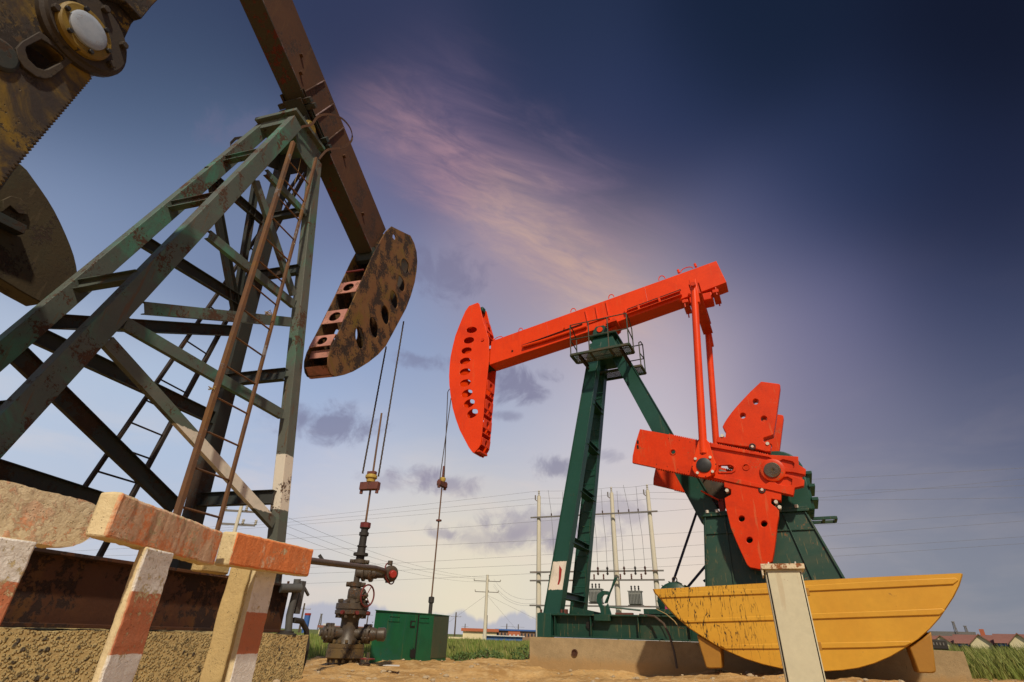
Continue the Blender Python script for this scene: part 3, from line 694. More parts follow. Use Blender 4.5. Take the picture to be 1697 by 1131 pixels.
for dx in (-.16, .16): m.plate([L1(bs - .14, dx - .02, zc + .10), L1(bs + .14, dx - .02, zc + .10), q0 + bdir * (kp - .2) - bup * .1 + v1 * (dx - .02), q0 + bdir * (kp + .25) - bup * .1 + v1 * (dx - .02)], [], v1, .04)
m.build('pivot_bracket', 'p1_dark', j1)
# spring strap hoop round the beam
hp = [(492, 218), (502, 210), (516, 207), (528, 193), (547, 190), (567, 197), (581, 214), (583, 232), (570, 244), (545, 248), (535, 256), (529, 264)]
hc = [.40, .44, .5, .56, .62, .66, .68, .66, .60, .52, .44, .38]
m = MB(); pts = [A(x, y, c) for (x, y), c in zip(hp, hc)]
sm = []
for i in range(len(pts) - 1):
    p0, p1, p2, p3 = pts[max(i - 1, 0)], pts[i], pts[i + 1], pts[min(i + 2, len(pts) - 1)]
    for k in range(4):
        t = k / 4; sm.append(.5 * ((2 * p1) + (p2 - p0) * t + (2 * p0 - 5 * p1 + 4 * p2 - p3) * t * t + (3 * p1 - p0 - 3 * p2 + p3) * t ** 3))
sm.append(pts[-1])
def ribbon(m, pts, wv, w, t):
    o = len(m.v)
    for i, p in enumerate(pts):
        d = (pts[min(i + 1, len(pts) - 1)] - pts[max(i - 1, 0)]).normalized(); s_ = (wv - d * wv.dot(d)).normalized(); n_ = d.cross(s_)
        for a, b in ((-1, -1), (1, -1), (1, 1), (-1, 1)): m.v.append(p + s_ * w / 2 * a + n_ * t / 2 * b)
    for i in range(len(pts) - 1):
        for k in range(4):
            k2 = (k + 1) % 4; m.f.append((o + 4 * i + k, o + 4 * i + k2, o + 4 * i + 4 + k2, o + 4 * i + 4 + k))
ribbon(m, sm, (u1 * .4 + UP), .042, .008); m.build('ladder_hoop', 'beam_rust', j1)
m = MB(); pw = [A(382, 247, -.5), A(382, 238, -.55), A(390, 230, -.6), A(402, 228, -.55), A(412, 236, -.45)]; ribbon(m, pw, (u1 * .4 + UP), .05, .008); m.build('ladder_hoop', 'ladder_dark', j1)
# ladders
def ladder(ra, rb, ct, cb, zb, n0, mat, wa=.05, wb_=.035, sp=.33):
    a0, a1 = A(*ra[0], ct), A(*ra[1], cb); b0, b1 = A(*rb[0], ct), A(*rb[1], cb)
    ld = MB().bar(a0, a0 + (a1 - a0) * ((zb - a0.z) / (a1.z - a0.z)), wa, wa, up=u1).build('ladder_rail', mat, j1, bevel=.004)
    b_e = b0 + (b1 - b0) * ((zb - b0.z) / (b1.z - b0.z))
    MB().bar(b0, b_e, wb_, wb_, up=u1).build('ladder_rail', mat, j1, bevel=.004)
    z = n0
    at = lambda p, q, z: p + (q - p) * ((z - p.z) / (q.z - p.z))
    while z < min(a0.z, b0.z) - .1:
        MB().cyl(at(a0, a1, z), at(b0, b1, z), .013, 8).build('ladder_rung', mat, j1); z += sp
# near ladder: rung heights follow the photograph
ladder(((486, 236), (296, 843)), ((524, 262), (363, 868)), .50, .98, 1.1, 1.24, 'ladder_rust', .062, .042, .455)
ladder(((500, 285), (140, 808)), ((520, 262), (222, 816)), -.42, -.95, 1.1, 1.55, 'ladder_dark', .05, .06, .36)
# yellow twine knots on the near ladder
for px, py, c_ in ((445, 519, .78), (352, 646, .84)):
    m = MB(); p = A(px, py, c_)
    rnd = random.Random(px)
    for k in range(5):
        q = [p + V((rnd.uniform(-.06, .06), rnd.uniform(-.06, .06), rnd.uniform(-.03, .03))) for _ in range(4)]; m.tube(q, .006, 5)
    m.build('twine_knot', 'ropefibre', j1)
m = MB(); m.tube([A(499, 262, .3), A(494, 285, .3), A(489, 300, .32), A(486, 330, .34)], .004, 5); m.build('loose_wire', 'ropefibre', j1)

# horse head
hh = crop([(720,237),(770,262),(818,285),(838,325),(850,370),(854,420),(850,470),(840,530),(820,600),(795,665),(760,730),(728,790),(690,860),(650,905),(600,945),(560,970),(520,993),(475,1010),(430,1020),(405,1008),(393,985),(389,955),(390,925),(402,880),(425,830),(460,755),(530,600),(575,495),(615,402),(655,325),(690,265)], 420, 300, 3.142)
hol = [(790,443,19,40,-14),(767,533,19,44,-18),(732,617,18,48,-14),(687,698,19,50,-10),(627,764,20,55,-12),(555,817,22,58,-8)]
CW = .27
nearp = [A(x, y, CW) for x, y in hh]
holes = [[A(x, y, CW) for x, y in crop(ell(a, b, rx, ry, dg, 22), 420, 300, 3.142)] for a, b, rx, ry, dg in hol]
holes.append([A(x, y, CW) for x, y in crop(ell(733, 293, 8, 15, -10, 12), 420, 300, 3.142)])
hd = MB().plate(nearp, holes, -v1, .025).build('horse_head', 'head_ochre', j1, bevel=.004)
off = v1 * (-2 * CW)
MB().plate([p + off for p in nearp], [[p + off for p in h] for h in holes], v1, .025).build('side_plate', 'head_ochre', hd, bevel=.004)
# curved face with rope grooves
arc = nearp[3:20]
m = MB(); o = 0
for k in range(len(arc)):
    for c_ in (-.025, -2 * CW + .025): m.v.append(arc[k] + v1 * c_)
for k in range(len(arc)):
    for c_ in (-.025, -2 * CW + .025):
        inn = arc[k] + (A(560, 480, CW) - arc[k]).normalized() * .03; m.v.append(inn + v1 * c_)
n_ = len(arc)
for k in range(n_ - 1): m.f += [(2 * k, 2 * k + 1, 2 * k + 3, 2 * k + 2), (2 * n_ + 2 * k, 2 * n_ + 2 * k + 2, 2 * n_ + 2 * k + 3, 2 * n_ + 2 * k + 1)]
m.build('curved_face', 'ladder_dark', hd)  # dark material stands in for the shade inside the head
# web plates with round holes on the rear side, framed in pink
back = [(a, b) for a, b in crop([(612,425),(567,520),(540,578),(500,668),(470,737),(437,800),(408,858),(391,925)], 420, 300, 3.142)]
bk = [A(x, y, CW) - v1 * .03 for x, y in back]
inw = (A(640, 560, CW) - A(560, 530, CW)).normalized()
def webplate(p, q, hole=True, inset=.05):
    d = (q - p).normalized(); nn = d.cross(v1).normalized(); w = v1 * -(2 * CW - .06)
    c = (p + q) / 2 + w / 2; L = (q - p).length
    outer = [p, q, q + w, p + w]
    hl = []
    if hole:
        r = min(L * .33, .17); hl = [[c + d * r * cos(t * pi / 10) + v1 * r * 1.0 * sin(t * pi / 10) for t in range(20)]]
    MB().plate(outer, hl, nn, .02).build('web_plate', 'head_pink', hd, bevel=.003)
    MB().box((p + w / 2) + inw * .13, d * .012, w / 2, inw * .12).build('rib', 'p1_dark', hd)
for i in (1, 3, 5): webplate(bk[i], bk[i + 1])
m = MB(); m.box((bk[6] + bk[7]) / 2 - v1 * (CW - .03) + inw * .1, (bk[7] - bk[6]) * .3, v1 * (CW - .04), inw * .02); m.build('rib', 'head_pink', hd)
lo = A(550, 620, CW)
MB().box(A(549, 615, CW) - v1 * CW, (A(549, 606, CW) - A(556, 625, CW)) * .5, v1 * (CW - .03), inw * .03).build('rope_clamp', 'head_pink', hd)
MB().box(A(606, 425, 0), (A(604, 416, CW) - A(604, 436, CW)) * .5, v1 * (CW - .02), bdir * .05).build('head_bracket', 'p1_dark', hd, bevel=.004)
MB().cyl(A(606, 447, CW) - v1 * .05, A(606, 447, CW) - v1 * (2 * CW - .05), .025, 12).build('hinge_pin', 'valve_red', hd)
# bridle ropes, carrier bar and rod
CB = L1(.12, 0, 0); cbz = A(612, 806, 0).z
ra_t = A(669, 532, .10); rb_t = A(639, 578, -.10)
wtop = L1(.0, .12, A(668, 532, .12).z)
def twist(p0, p1, r, n_=90):
    m = MB(); d = (p1 - p0); L = d.length; d.normalize(); a = d.orthogonal().normalized(); b = d.cross(a)
    for ph in (0, 2 * pi / 3, 4 * pi / 3):
        m.tube([p0 + d * L * i / n_ + (a * cos(ph + i * .9) + b * sin(ph + i * .9)) * r * .55 for i in range(n_ + 1)], r * .55, 5)
    return m
ropeE = (A(627, 790, .10)); ropeW = (A(601, 785, -.10))
twist(A(669, 533, .17), ropeE, .020).build('wire_rope', 'rope', j1)
twist(A(640, 575, -.12), ropeW, .020).build('wire_rope', 'rope', j1)
cb = A(613, 806, 0)
ax1 = (A(612, 820, 0) - A(598, 919, 0)).normalized()
m = MB(); m.box(cb, v1 * .22, u1 * .07, UP * .085); m.build('carrier_bar', 'clamp_red', j1, bevel=.012)
for c_ in (-.19, .19): MB().cyl(cb + v1 * c_ - UP * .16, cb + v1 * c_ + UP * .02, .035, 12).build('rope_socket', 'clamp_red', j1)
m = MB(); m.lathe(cb + UP * .085, UP, [(0, .09), (.07, .10), (.09, .13), (.15, .13), (.17, .09)], 14); m.build('rod_clamp', 'clamp_yellow', j1, bevel=.006)
MB().box(cb + UP * .29, v1 * .10, u1 * .05, UP * .035).build('rod_clamp_bolt_block', 'clamp_red', j1, bevel=.01)
MB().cyl(L1(0, 0, 2.3), V((cb.x, cb.y, A(631, 684, 0).z)), .022, 10).build('polished_rod', 'rod', j1)

# crank and counterweights, rear
CK = 1.32
ck = [(-60, 372), (0, 301), (150, 125), (165, 123), (180, 120), (191, 108), (198, 92), (206, 66), (218, 40), (240, 16), (262, -6), (275, -40), (240, -120), (60, -260), (-150, -330), (-330, -100), (-240, 180)]
def teeth(p, q, n_, h, nrm):
    out = []
    for i in range(n_):
        a = p + (q - p) * (i / n_); b = p + (q - p) * ((i + .5) / n_)
        out += [a, b + nrm * h]
    return out + [q]
ckp = [A(x, y, CK) for x, y in ck]
tn = (ckp[2] - ckp[1]).normalized().cross(v1).normalized()
if (A(100, 300, CK) - A(60, 230, CK)).dot(tn) < 0: tn = -tn
outer = [ckp[0]] + teeth(ckp[1] - (ckp[2] - ckp[1]) * .15, ckp[2], 44, .032, tn) + ckp[3:]
slot = [A(x, y, CK) for x, y in crop([(270,600),(280,560),(460,470),(600,560),(720,660),(740,700),(690,740),(540,820),(490,830),(400,800),(300,700)], 0, 0, 7.07)]
cr_ = MB().plate(outer, [slot], -v1, .16).build('crank', 'crank_dark', j1, bevel=.006)
sl_ = crop([(160,580),(230,500),(440,380),(560,470),(740,640),(830,730),(760,780),(580,920),(500,935),(400,910),(250,800),(180,690)], 0, 0, 7.07)
MB().plate([p - v1 * .45 for p in [A(x, y, CK) for x, y in [(-60, 372), (0, 301), (30, 240), (48, 126), (60, 118), (150, 100), (220, 20), (60, -260), (-330, -100), (-240, 180)]]], [], -v1, .12).build('slot_backing', 'crank_brown', cr_)  # added dark plate behind the slot so the opening looks dark
MB().plate([A(x, y, CK) for x, y in sl_], [slot], v1, .03).build('slot_rim', 'crank_brown', cr_, bevel=.005)
pc = A(136, 52, CK); pz = v1
MB().lathe(pc, v1, [(0, .40), (.05, .40), (.07, .37), (.10, .36)], 36).build('crank_pin_flange', 'crank_brown', cr_)
m = MB()
pcc = A(140, 53, CK + .12)
MB().lathe(pcc - v1 * .03, v1, [(0, .24), (.05, .24), (.07, .22)], 36).build('bearing_ring', 'pin_yellow', cr_)
MB().lathe(pcc + v1 * .04, v1, [(0, .165), (.02, .165), (.03, .15), (.036, .10), (.036, .02)], 32).build('bearing_cap', 'pin_white', cr_)
for k in range(6):
    t = pi / 6 + k * pi / 3
    MB().bolt(pc + (u1 * cos(t) + UP * sin(t)) * .31 + v1 * .10, v1, .036, .05).build('flange_bolt', 'crank_brown', cr_, bevel=.005)
for k in range(6):
    t = k * pi / 3
    MB().bolt(pcc + (u1 * cos(t) + UP * sin(t)) * .20 + v1 * .04, v1, .022, .03).build('cap_bolt', 'black', cr_, bevel=.003)
# pitman eye and arm leaving the frame
MB().plate([A(x, y, CK + .02) for x, y in [(150, -10), (196, 8), (222, 36), (240, 14), (262, -8), (290, -60), (200, -120), (120, -60)]], [], v1, .10).build('pitman_arm', 'crank_dark', j1, bevel=.01)
# far counterweight slab (west side)
cwp = [(34, 272), (45, 282), (53, 293), (66, 311), (79, 330), (91, 350), (101, 370), (110, 390), (117, 407), (123, 424), (127, 441), (130, 462), (118, 474), (96, 488), (72, 504), (36, 484), (0, 462), (-70, 425), (-190, 380), (-260, 250), (-120, 190)]
MB().plate([A(x, y, -1.15) for x, y in cwp], [], -v1, .30).build('counterweight', 'cw_cast', j1, bevel=.012)
MB().plate([A(x, y, -1.15) for x, y in [(0, 333), (14, 326), (30, 330), (42, 345), (40, 357), (26, 355), (12, 342), (0, 352)]], [], v1, .05).build('lifting_lug', 'cw_cast', j1, bevel=.006)
MB().bar(A(-80, 325, -1.05), A(36, 383, -1.05), .14, .12, up=UP).build('slide_key', 'p1_dark', j1, bevel=.006)
# gearbox and far crank carried behind the left edge of the picture
MB().box(L1(9.1, 0, 2.5), u1 * .75, v1 * .6, UP * 1.3).build('gearbox_stand', 'p1_dark', j1, bevel=.02)
m = MB(); m.box(L1(9.1, 0, 4.4), u1 * .8, v1 * .55, UP * .6); m.cyl(L1(9.1, -1.35, 4.55), L1(9.1, 1.35, 4.55), .14, 20); m.build('gearbox', 'p1_dark', j1, bevel=.03)

# foundation with exposed aggregate
fo = MB()
def roughbox(m, s0, s1, c0, c1, z0, z1, seg, amp, seed, fr):
    ns = int((s1 - s0) / seg); nz = max(2, int((z1 - z0) / seg)); nc = max(2, int((c1 - c0) / seg))
    def pt(s, c, z):
        p = fr(s, c, z); q = p + V((seed, 0, 0))
        d = mn.noise_vector(q * 3.0) * amp + mn.noise_vector(q * 12.0) * amp * .5
        return p + d
    def grid(f, a, b):
        o = len(m.v)
        for i in range(a + 1):
            for j in range(b + 1): m.v.append(f(i / a, j / b))
        for i in range(a):
            for j in range(b): m.f.append((o + i * (b + 1) + j, o + i * (b + 1) + j + 1, o + (i + 1) * (b + 1) + j + 1, o + (i + 1) * (b + 1) + j))
    ls = lambda a, b, t: a + (b - a) * t
    grid(lambda i, j: pt(ls(s0, s1, i), c1, ls(z0, z1, j)), ns, nz); grid(lambda i, j: pt(ls(s0, s1, i), c0, ls(z0, z1, j)), ns, nz)
    grid(lambda i, j: pt(ls(s0, s1, i), ls(c0, c1, j), z1), ns, nc); grid(lambda i, j: pt(s0, ls(c0, c1, i), ls(z0, z1, j)), nc, nz)
    grid(lambda i, j: pt(s1, ls(c0, c1, i), ls(z0, z1, j)), nc, nz)
roughbox(fo, 3.42, 12.6, -1.5, 1.42, -.25, .485, .06, .016, 3, L1)
fob = fo.build('concrete_foundation', 'conc_agg', None); tag(fob, 'rough exposed-aggregate concrete footing under the rusty base beams of the weathered pumpjack', 'foundation')

# ------------------------------------------------------------------ barriers
def barrier(name, label, P, Q, zt0, zt1, hb, wb_, post_t, matb, matp, pdir, peel=None, postw=.20, zpost0=-.2, bevel=.018, nose=None, seed=1):
    """T-shaped concrete barrier: rail P-Q (top near edge), one post"""
    r = thing(name, V((post_t.x, post_t.y, 0)), label, 'concrete barrier', 'red and white concrete barriers')
    d = (V((Q.x, Q.y, 0)) - V((P.x, P.y, 0))).normalized(); nrm = V((d.y, -d.x, 0))
    if nrm.x < 0: nrm = -nrm
    m = MB(); n_ = 60; rnd = random.Random(seed)
    L = (Q - P).length
    for i in range(n_ + 1):
        t = i / n_; z = zt0 + (zt1 - zt0) * t; p = V((P.x, P.y, 0)).lerp(V((Q.x, Q.y, 0)), t)
        ch = 0
        if nose and t > 1 - nose: ch = ((t - 1 + nose) / nose) ** 1.6 * hb * .35
        for a, b in ((0, 0), (0, 1), (.25, 1), (.5, 1), (.75, 1), (1, 1), (1, 0), (.75, 0), (.5, 0), (.25, 0), (0, .66), (0, .33)):
            pass
        ringp = [(0, 0), (.5, 0), (1, 0), (1, .33), (1, .66), (1, 1), (.5, 1), (0, 1), (0, .66), (0, .33)]
        for a, b in ringp:
            q = p - nrm * wb_ * a; zz = z - hb * b + (ch if b == 1 else 0) - (ch * .4 if b == 0 else 0)
            e = V((q.x, q.y, zz)); e += mn.noise_vector(e * 6) * .004 + mn.noise_vector(e * 30) * .006
            m.v.append(e)
    k = 10
    for i in range(n_):
        for j in range(k): m.f.append((i * k + j, i * k + (j + 1) % k, (i + 1) * k + (j + 1) % k, (i + 1) * k + j))
    m.f.append(tuple(reversed(range(k)))); m.f.append(tuple(n_ * k + j for j in range(k)))
    m.build('top_rail', matb, r, bevel=bevel, angle=40)
    m = MB(); zt = post_t.z
    nz = 50; d2 = d
    for i in range(nz + 1):
        z = zt + (zpost0 - zt) * i / nz
        for a, b in ((0, 0), (.5, 0), (1, 0), (1, .4), (.72, .78), (.28, .78), (0, .4)):
            # painted face (b=0) looks along nrm; post narrows to a bevelled back
            q = V((post_t.x, post_t.y, 0)) + d2 * postw * (a - .5) - nrm * (b * .115 + .012)
            e = V((q.x, q.y, z)); e += mn.noise_vector(e * 7) * .003 + mn.noise_vector(e * 30) * .004
            m.v.append(e)
    for i in range(nz):
        for j in range(7): m.f.append((i * 7 + j, i * 7 + (j + 1) % 7, (i + 1) * 7 + (j + 1) % 7, (i + 1) * 7 + j))
    m.f.append(tuple(reversed(range(7)))); m.f.append(tuple(nz * 7 + j for j in range(7)))
    m.build('post', matp, r, bevel=.012, angle=35)
    return r
b1P, b1Q = onz(-230, 742, 1.135), onz(176, 837, 1.135)
pt1 = onz(20, 893, .885); 
barrier('concrete_barrier', 'leftmost concrete barrier with pale rail whose orange paint is nearly gone', b1P, b1Q, 1.135, 1.135, .25, .12, V((pt1.x, pt1.y, .89)), 'conc_bar_pale', 'conc_post', None, nose=.12, seed=2, postw=.26)
b2P, b2Q = onz(203, 816, 1.15), onz(372, 880, 1.15)
pt2 = onz(272, 912, .93)
barrier('concrete_barrier', 'middle concrete barrier with peeling orange rail stained by black drips on a banded post', b2P, b2Q, 1.15, 1.14, .225, .115, V((pt2.x, pt2.y, .93)), 'conc_bar_or', 'conc_post', None, seed=5, postw=.285)
b3P, b3Q = onz(394, 881, 1.17), onz(521, 911, 1.21)
pt3 = onz(446, 946, .98)
barrier('concrete_barrier', 'rightmost concrete barrier with clean bright orange rail and banded post nearest the wellhead', b3P, b3Q, 1.17, 1.21, .235, .125, V((pt3.x, pt3.y, .98)), 'conc_bar_or2', 'conc_post2', None, seed=8, postw=.31)
# bare post behind the gap with a short bent rail stub
bp = onz(388, 944, .985)
r = thing('concrete_barrier', V((bp.x - .05, bp.y, 0)), 'bare unpainted cracked concrete barrier post standing behind the orange rails', 'concrete barrier', 'red and white concrete barriers')
m = MB(); nz = 14
for i in range(nz + 1):
    z = 1.0 - 1.2 * i / nz
    for a, b in ((-.07, 0), (0, 0), (.09, 0), (.09, .10), (.03, .14), (-.03, .14), (-.07, .10)):
        e = V((bp.x + .035 + a * 1.1, bp.y + b, z)); e += mn.noise_vector(e * 6) * .012; m.v.append(e)
for i in range(nz):
    for j in range(7): m.f.append((i * 7 + j, i * 7 + (j + 1) % 7, (i + 1) * 7 + (j + 1) % 7, (i + 1) * 7 + j))
m.f.append(tuple(reversed(range(7)))); m.f.append(tuple(nz * 7 + j for j in range(7)))
m.build('post', 'conc_raw', r, bevel=.01)
ra_, rb_ = onz(322, 934, 1.0), onz(505, 911, 1.20)
m = MB(); m.bar(onz(326, 937, .99), onz(372, 944, .99), .12, .09); m.build('top_rail', 'conc_raw', r, bevel=.015)
m = MB()
for k in range(5):
    a = onz(345 + k * 6, 942 + k, 1.0); m.tube([a, a + V((.02, .02, -.05)), a + V((.06, .0, -.06)), a + V((.09, -.02, -.02))], .004, 5)
m.build('rebar_ends', 'ibeam_rust', r)

# ------------------------------------------------------------------ grey pipe riser at the front of the footing, hose
g0 = L1(3.28, 1.30, 0)
gr = thing('pipe_riser', V((g0.x, g0.y, 0)), 'dark grey pipe riser with clamps at the front corner of the rough footing', 'pipe riser')
def AR(x, y, c=1.30): return A(x, y, c)
m = MB(); m.tube([AR(477, 1055), AR(480, 1020), AR(489, 985), AR(493, 960)], .045, 12); m.build('riser_tube', 'grey_pipe', gr)
m = MB(); m.lathe(AR(474, 1052) - UP * .02, UP, [(0, .13), (.03, .13), (.04, .09), (.06, .09)], 16); m.build('base_flange', 'darkrubber', gr)
MB().box(AR(497, 990), u1 * .05, v1 * .02, UP * .20).build('bracket', 'grey_pipe', gr, bevel=.006)
MB().cyl(AR(470, 975) - v1 * .05, AR(498, 975, 1.38), .055, 14).build('cross_pipe', 'grey_pipe', gr)
MB().bar(AR(503, 972), AR(511, 987), .03, .03).build('lever', 'grey_pipe', gr, bevel=.004)
hs = [AR(487, 1028), AR(500, 1030), AR(508, 1045), AR(509, 1070), AR(502, 1100), AR(492, 1128), AR(489, 1150)]
m = MB(); m.tube(hs, .035, 10); tag(m.build('hose', 'darkrubber'), 'black hose drooping from the grey riser down to the dirt', 'hose')

# ================================================================== WELLHEAD ONE
def zA(y): return A(569 + (1100 - y) * .15, y, 0).z
wh = thing('wellhead', V((W1.x, W1.y, 0)), 'brown greasy wellhead tree with bolted flanges and a red handwheel below the carrier bar', 'wellhead')
pm = 1 / 83.0
def R_(px): return px * pm / 2
dcam = V((-W1.x, -W1.y, 0)).normalized(); dr = V((-dcam.y, dcam.x, 0)); dr = dr if dr.x > 0 else -dr
base = V((W1.x, W1.y, 0))
MB().lathe(base - UP * .3, UP, [(0, R_(36)), (.38, R_(34)), (.42, R_(40))], 24).build('casing', 'iron', wh)
z0, z1 = zA(1092), zA(1067)
MB().lathe(base + UP * z0, UP, [(0, R_(52)), (.02, R_(58)), (.155, R_(58)), (.16, R_(56)), (.175, R_(56)), (.18, R_(57)), (z1 - z0 - .01, R_(57)), (z1 - z0, R_(54))], 32).build('lower_flange', 'iron_ochre', wh)
def studs(c, r, n_, z0, z1, rr, mat, ph=0):
    m = MB()
    for k in range(n_):
        t = 2 * pi * k / n_ + ph; q = c + V((cos(t), sin(t), 0)) * r
        m.cyl(V((q.x, q.y, z0)), V((q.x, q.y, z1)), rr * .6, 8); m.cyl(V((q.x, q.y, z0 - .01)), V((q.x, q.y, z0 + .05)), rr, 6); m.cyl(V((q.x, q.y, z1 - .05)), V((q.x, q.y, z1 + .005)), rr, 6)
    return m.build('studs', mat, wh, bevel=.003)
studs(base, R_(48), 14, z0 - .05, z1 + .06, .032, 'iron_ochre')
z2 = zA(1020)
MB().lathe(base + UP * z1, UP, [(0, R_(40)), (.06, R_(36)), (.12, R_(29)), (z2 - z1 - .08, R_(28)), (z2 - z1, R_(34))], 28).build('spool', 'iron', wh)
z3 = zA(1018); z4 = zA(1002)
MB().lathe(base + UP * z2, UP, [(0, R_(48)), (.02, R_(53)), (.085, R_(53)), (.09, R_(50)), (.10, R_(50)), (.105, R_(53)), (zA(1001) - z2, R_(53)), (zA(1000) - z2, R_(48))], 32).build('upper_flange', 'iron', wh)
studs(base, R_(44), 10, z2 - .04, zA(1000) + .06, .034, 'iron', .2)
for t in (.3, -.5, 1.2):
    q = base + (dcam * cos(t) + dr * sin(t)) * R_(53) + UP * (z2 + .04); d = (q - base); d.z = 0
    MB().cyl(q, q + d.normalized() * .06, .035, 10).build('lock_screw', 'valve_red', wh)
z5 = zA(992); z6 = zA(985)
MB().lathe(base + UP * zA(1001), UP, [(0, R_(38)), (.05, R_(32)), (.10, R_(18)), (z5 - zA(1001), R_(17))], 24).build('bonnet', 'iron', wh)
def clampflange(z, w, h=.09):
    m = MB(); m.lathe(base + UP * (z - h / 2), UP, [(0, R_(w) * .7), (.01, R_(w) * .8), (h - .01, R_(w) * .8), (h, R_(w) * .7)], 20)
    m.build('clamp_ring', 'iron', wh)
    m = MB()
    for sgn in (-1, 1):
        for k in (-1, 1):
            q = base + dr * sgn * R_(w) * .95 + dcam * k * .07 + UP * z; m.cyl(q - dcam * k * .03, q + dcam * k * .05, .032, 8)
        m.box(base + dr * sgn * R_(w) * .9 + UP * z, dr * .045, dcam * .10, UP * h * .4)
    m.build('clamp_lugs', 'iron', wh, bevel=.012)
clampflange(zA(1005 - 1), 28)
clampflange(zA(1003), 27)
zb0, zb1 = zA(1000), zA(976)
clampflange(zA(1004), 28)
zg0, zg1 = zA(1000), zA(975)
MB().lathe(base + UP * zg0, UP, [(0, R_(15)), (.05, R_(18)), (.10, R_(22)), (.24, R_(22)), (.30, R_(16)), (zg1 - zg0, R_(14))], 20).build('gate_valve', 'iron', wh)
gvz = (zg0 + zg1) / 2
vdir = (dr * .74 + dcam * .66).normalized()
vb = base + UP * gvz
MB().lathe(vb, vdir, [(0, .12), (.14, .12), (.16, .14), (.20, .14), (.22, .09), (.28, .07), (.30, .04), (.34, .03)], 16).build('valve_bonnet', 'iron', wh)
hw = MB(); hc_ = vb + vdir * .34; hw.ring(hc_, vdir, .195, .016, 32, 8)
ha = vdir.orthogonal().normalized(); hb_ = vdir.cross(ha)
for k in range(3):
    t = 2 * pi * k / 3 + .4; hw.cyl(hc_ - vdir * .03, hc_ + (ha * cos(t) + hb_ * sin(t)) * .19, .010, 6)
hw.build('handwheel', 'valve_red', wh)
clampflange(zA(969), 27, .10)
zt0, zt1 = zA(969), zA(930)
MB().lathe(base + UP * zt0, UP, [(0, R_(10)), (zt1 - zt0, R_(10))], 16).build('riser_pipe', 'iron', wh)
clampflange(zA(931), 28, .08)
# side tee, check valve and flow line
tee = base + UP * zA(950)
fl_ = [(1012, .0), ]
sd = (dr * .95 + dcam * .3).normalized()
MB().lathe(tee, sd, [(0, .10), (.10, .10), (.11, .15), (.15, .15), (.16, .11), (.24, .12), (.26, .16), (.31, .16), (.32, .10), (.40, .10)], 16).build('side_tee', 'iron', wh)
ev = A(650, 948, .35)
def AD(x, y, dist): return atdist(x, y, dist)
wd_ = sqrt(W1.x ** 2 + W1.y ** 2)
e0 = AD(518, 930, 9.3); e1 = AD(600, 940, 10.8); e2 = AD(622, 942, 11.2); e3 = AD(634, 946, 11.5); e4 = AD(642, 951, 11.9)
MB().tube([e0 - (e1 - e0) * 1.0, e0, e1, e2, e3, e4], [.050, .050, .050, .050, .055, .06], 14).build('flow_line', 'pipe', wh)
bod = AD(646, 951, 11.75); fd = (AD(657, 953, 11.45) - bod).normalized()
MB().lathe(bod - fd * .16, fd, [(0, .07), (.04, .11), (.16, .13), (.17, .155), (.22, .155), (.23, .12), (.27, .11)], 20).build('choke_body', 'iron', wh)
MB().lathe(bod + fd * .10, fd, [(0, .075), (.09, .075), (.10, .06)], 8).build('choke_cap', 'cap_red', wh, bevel=.006)
MB().tube([tee + sd * .38, (tee + sd * .38).lerp(bod, .5), bod - fd * .05], .085, 12).build('valve_link', 'iron', wh)
m = MB(); m.ring(bod + UP * .0 - fd * .05 + dr * .02, (UP * .25 + dcam * .5 + dr * .8), .20, .013, 30, 8)
m.build('handwheel', 'valve_red', wh)
for z_ in (-.17, .16): MB().cyl(bod + UP * z_ - dr * .02, bod + UP * (z_ + .08) - dr * .02, .05, 10).build('gland_nut', 'iron', wh, bevel=.005)
MB().bar(AD(537, 932, 9.7), AD(529, 920, 9.7), .03, .05).build('pipe_lug', 'darkrubber', wh, bevel=.004)
# lower side outlets
so = base + UP * zA(1050)
for sg, ln in ((-1, 1.0), (1, 1.0)):
    d = (dr * sg + dcam * .25).normalized()
    MB().lathe(so, d, [(0, .11), (.30, .11), (.31, .17), (.36, .17), (.365, .15), (.375, .15), (.38, .17), (.42, .17), (.43, .12), (.48, .12)] + ([(.56, .09), (.58, .115), (.70, .12), (.72, .11), (.73, .07)] if sg > 0 else [(.50, .06), (.54, .06)]), 16).build('side_outlet', 'iron', wh)
    m = MB()
    for k in range(6):
        t = k * pi / 3; q = so + d * .29 + (UP * cos(t) + d.cross(UP) * sin(t)) * .14; m.cyl(q, q + d * .16, .028, 8)
    m.build('outlet_bolts', 'iron', wh, bevel=.003)
# stuffing box
zs = zA(930); prof = [(0, .08), (.03, .08)]
def st(y): return zA(y) - zs
MB().lathe(base + UP * zs, UP, [(0, .085), (st(922), .085), (st(921), .15), (st(916.5), .15), (st(916), .085), (st(907), .082), (st(906), .10), (st(904), .10), (st(903.5), .075), (st(888), .075), (st(887.5), .10), (st(882), .10), (st(881.5), .075), (st(876), .075)], 12).build('stuffing_box', 'darkrubber', wh)
MB().lathe(base + UP * zA(876), UP, [(0, .10), (.02, .11), (zA(866) - zA(876), .11), (zA(865) - zA(876), .05)], 8).build('packing_nut', 'darkrubber', wh, bevel=.005)
MB().cyl(base + UP * (zA(871) - .04), base + UP * (zA(871) + .06), .114, 8).build('red_collar', 'valve_red', wh)
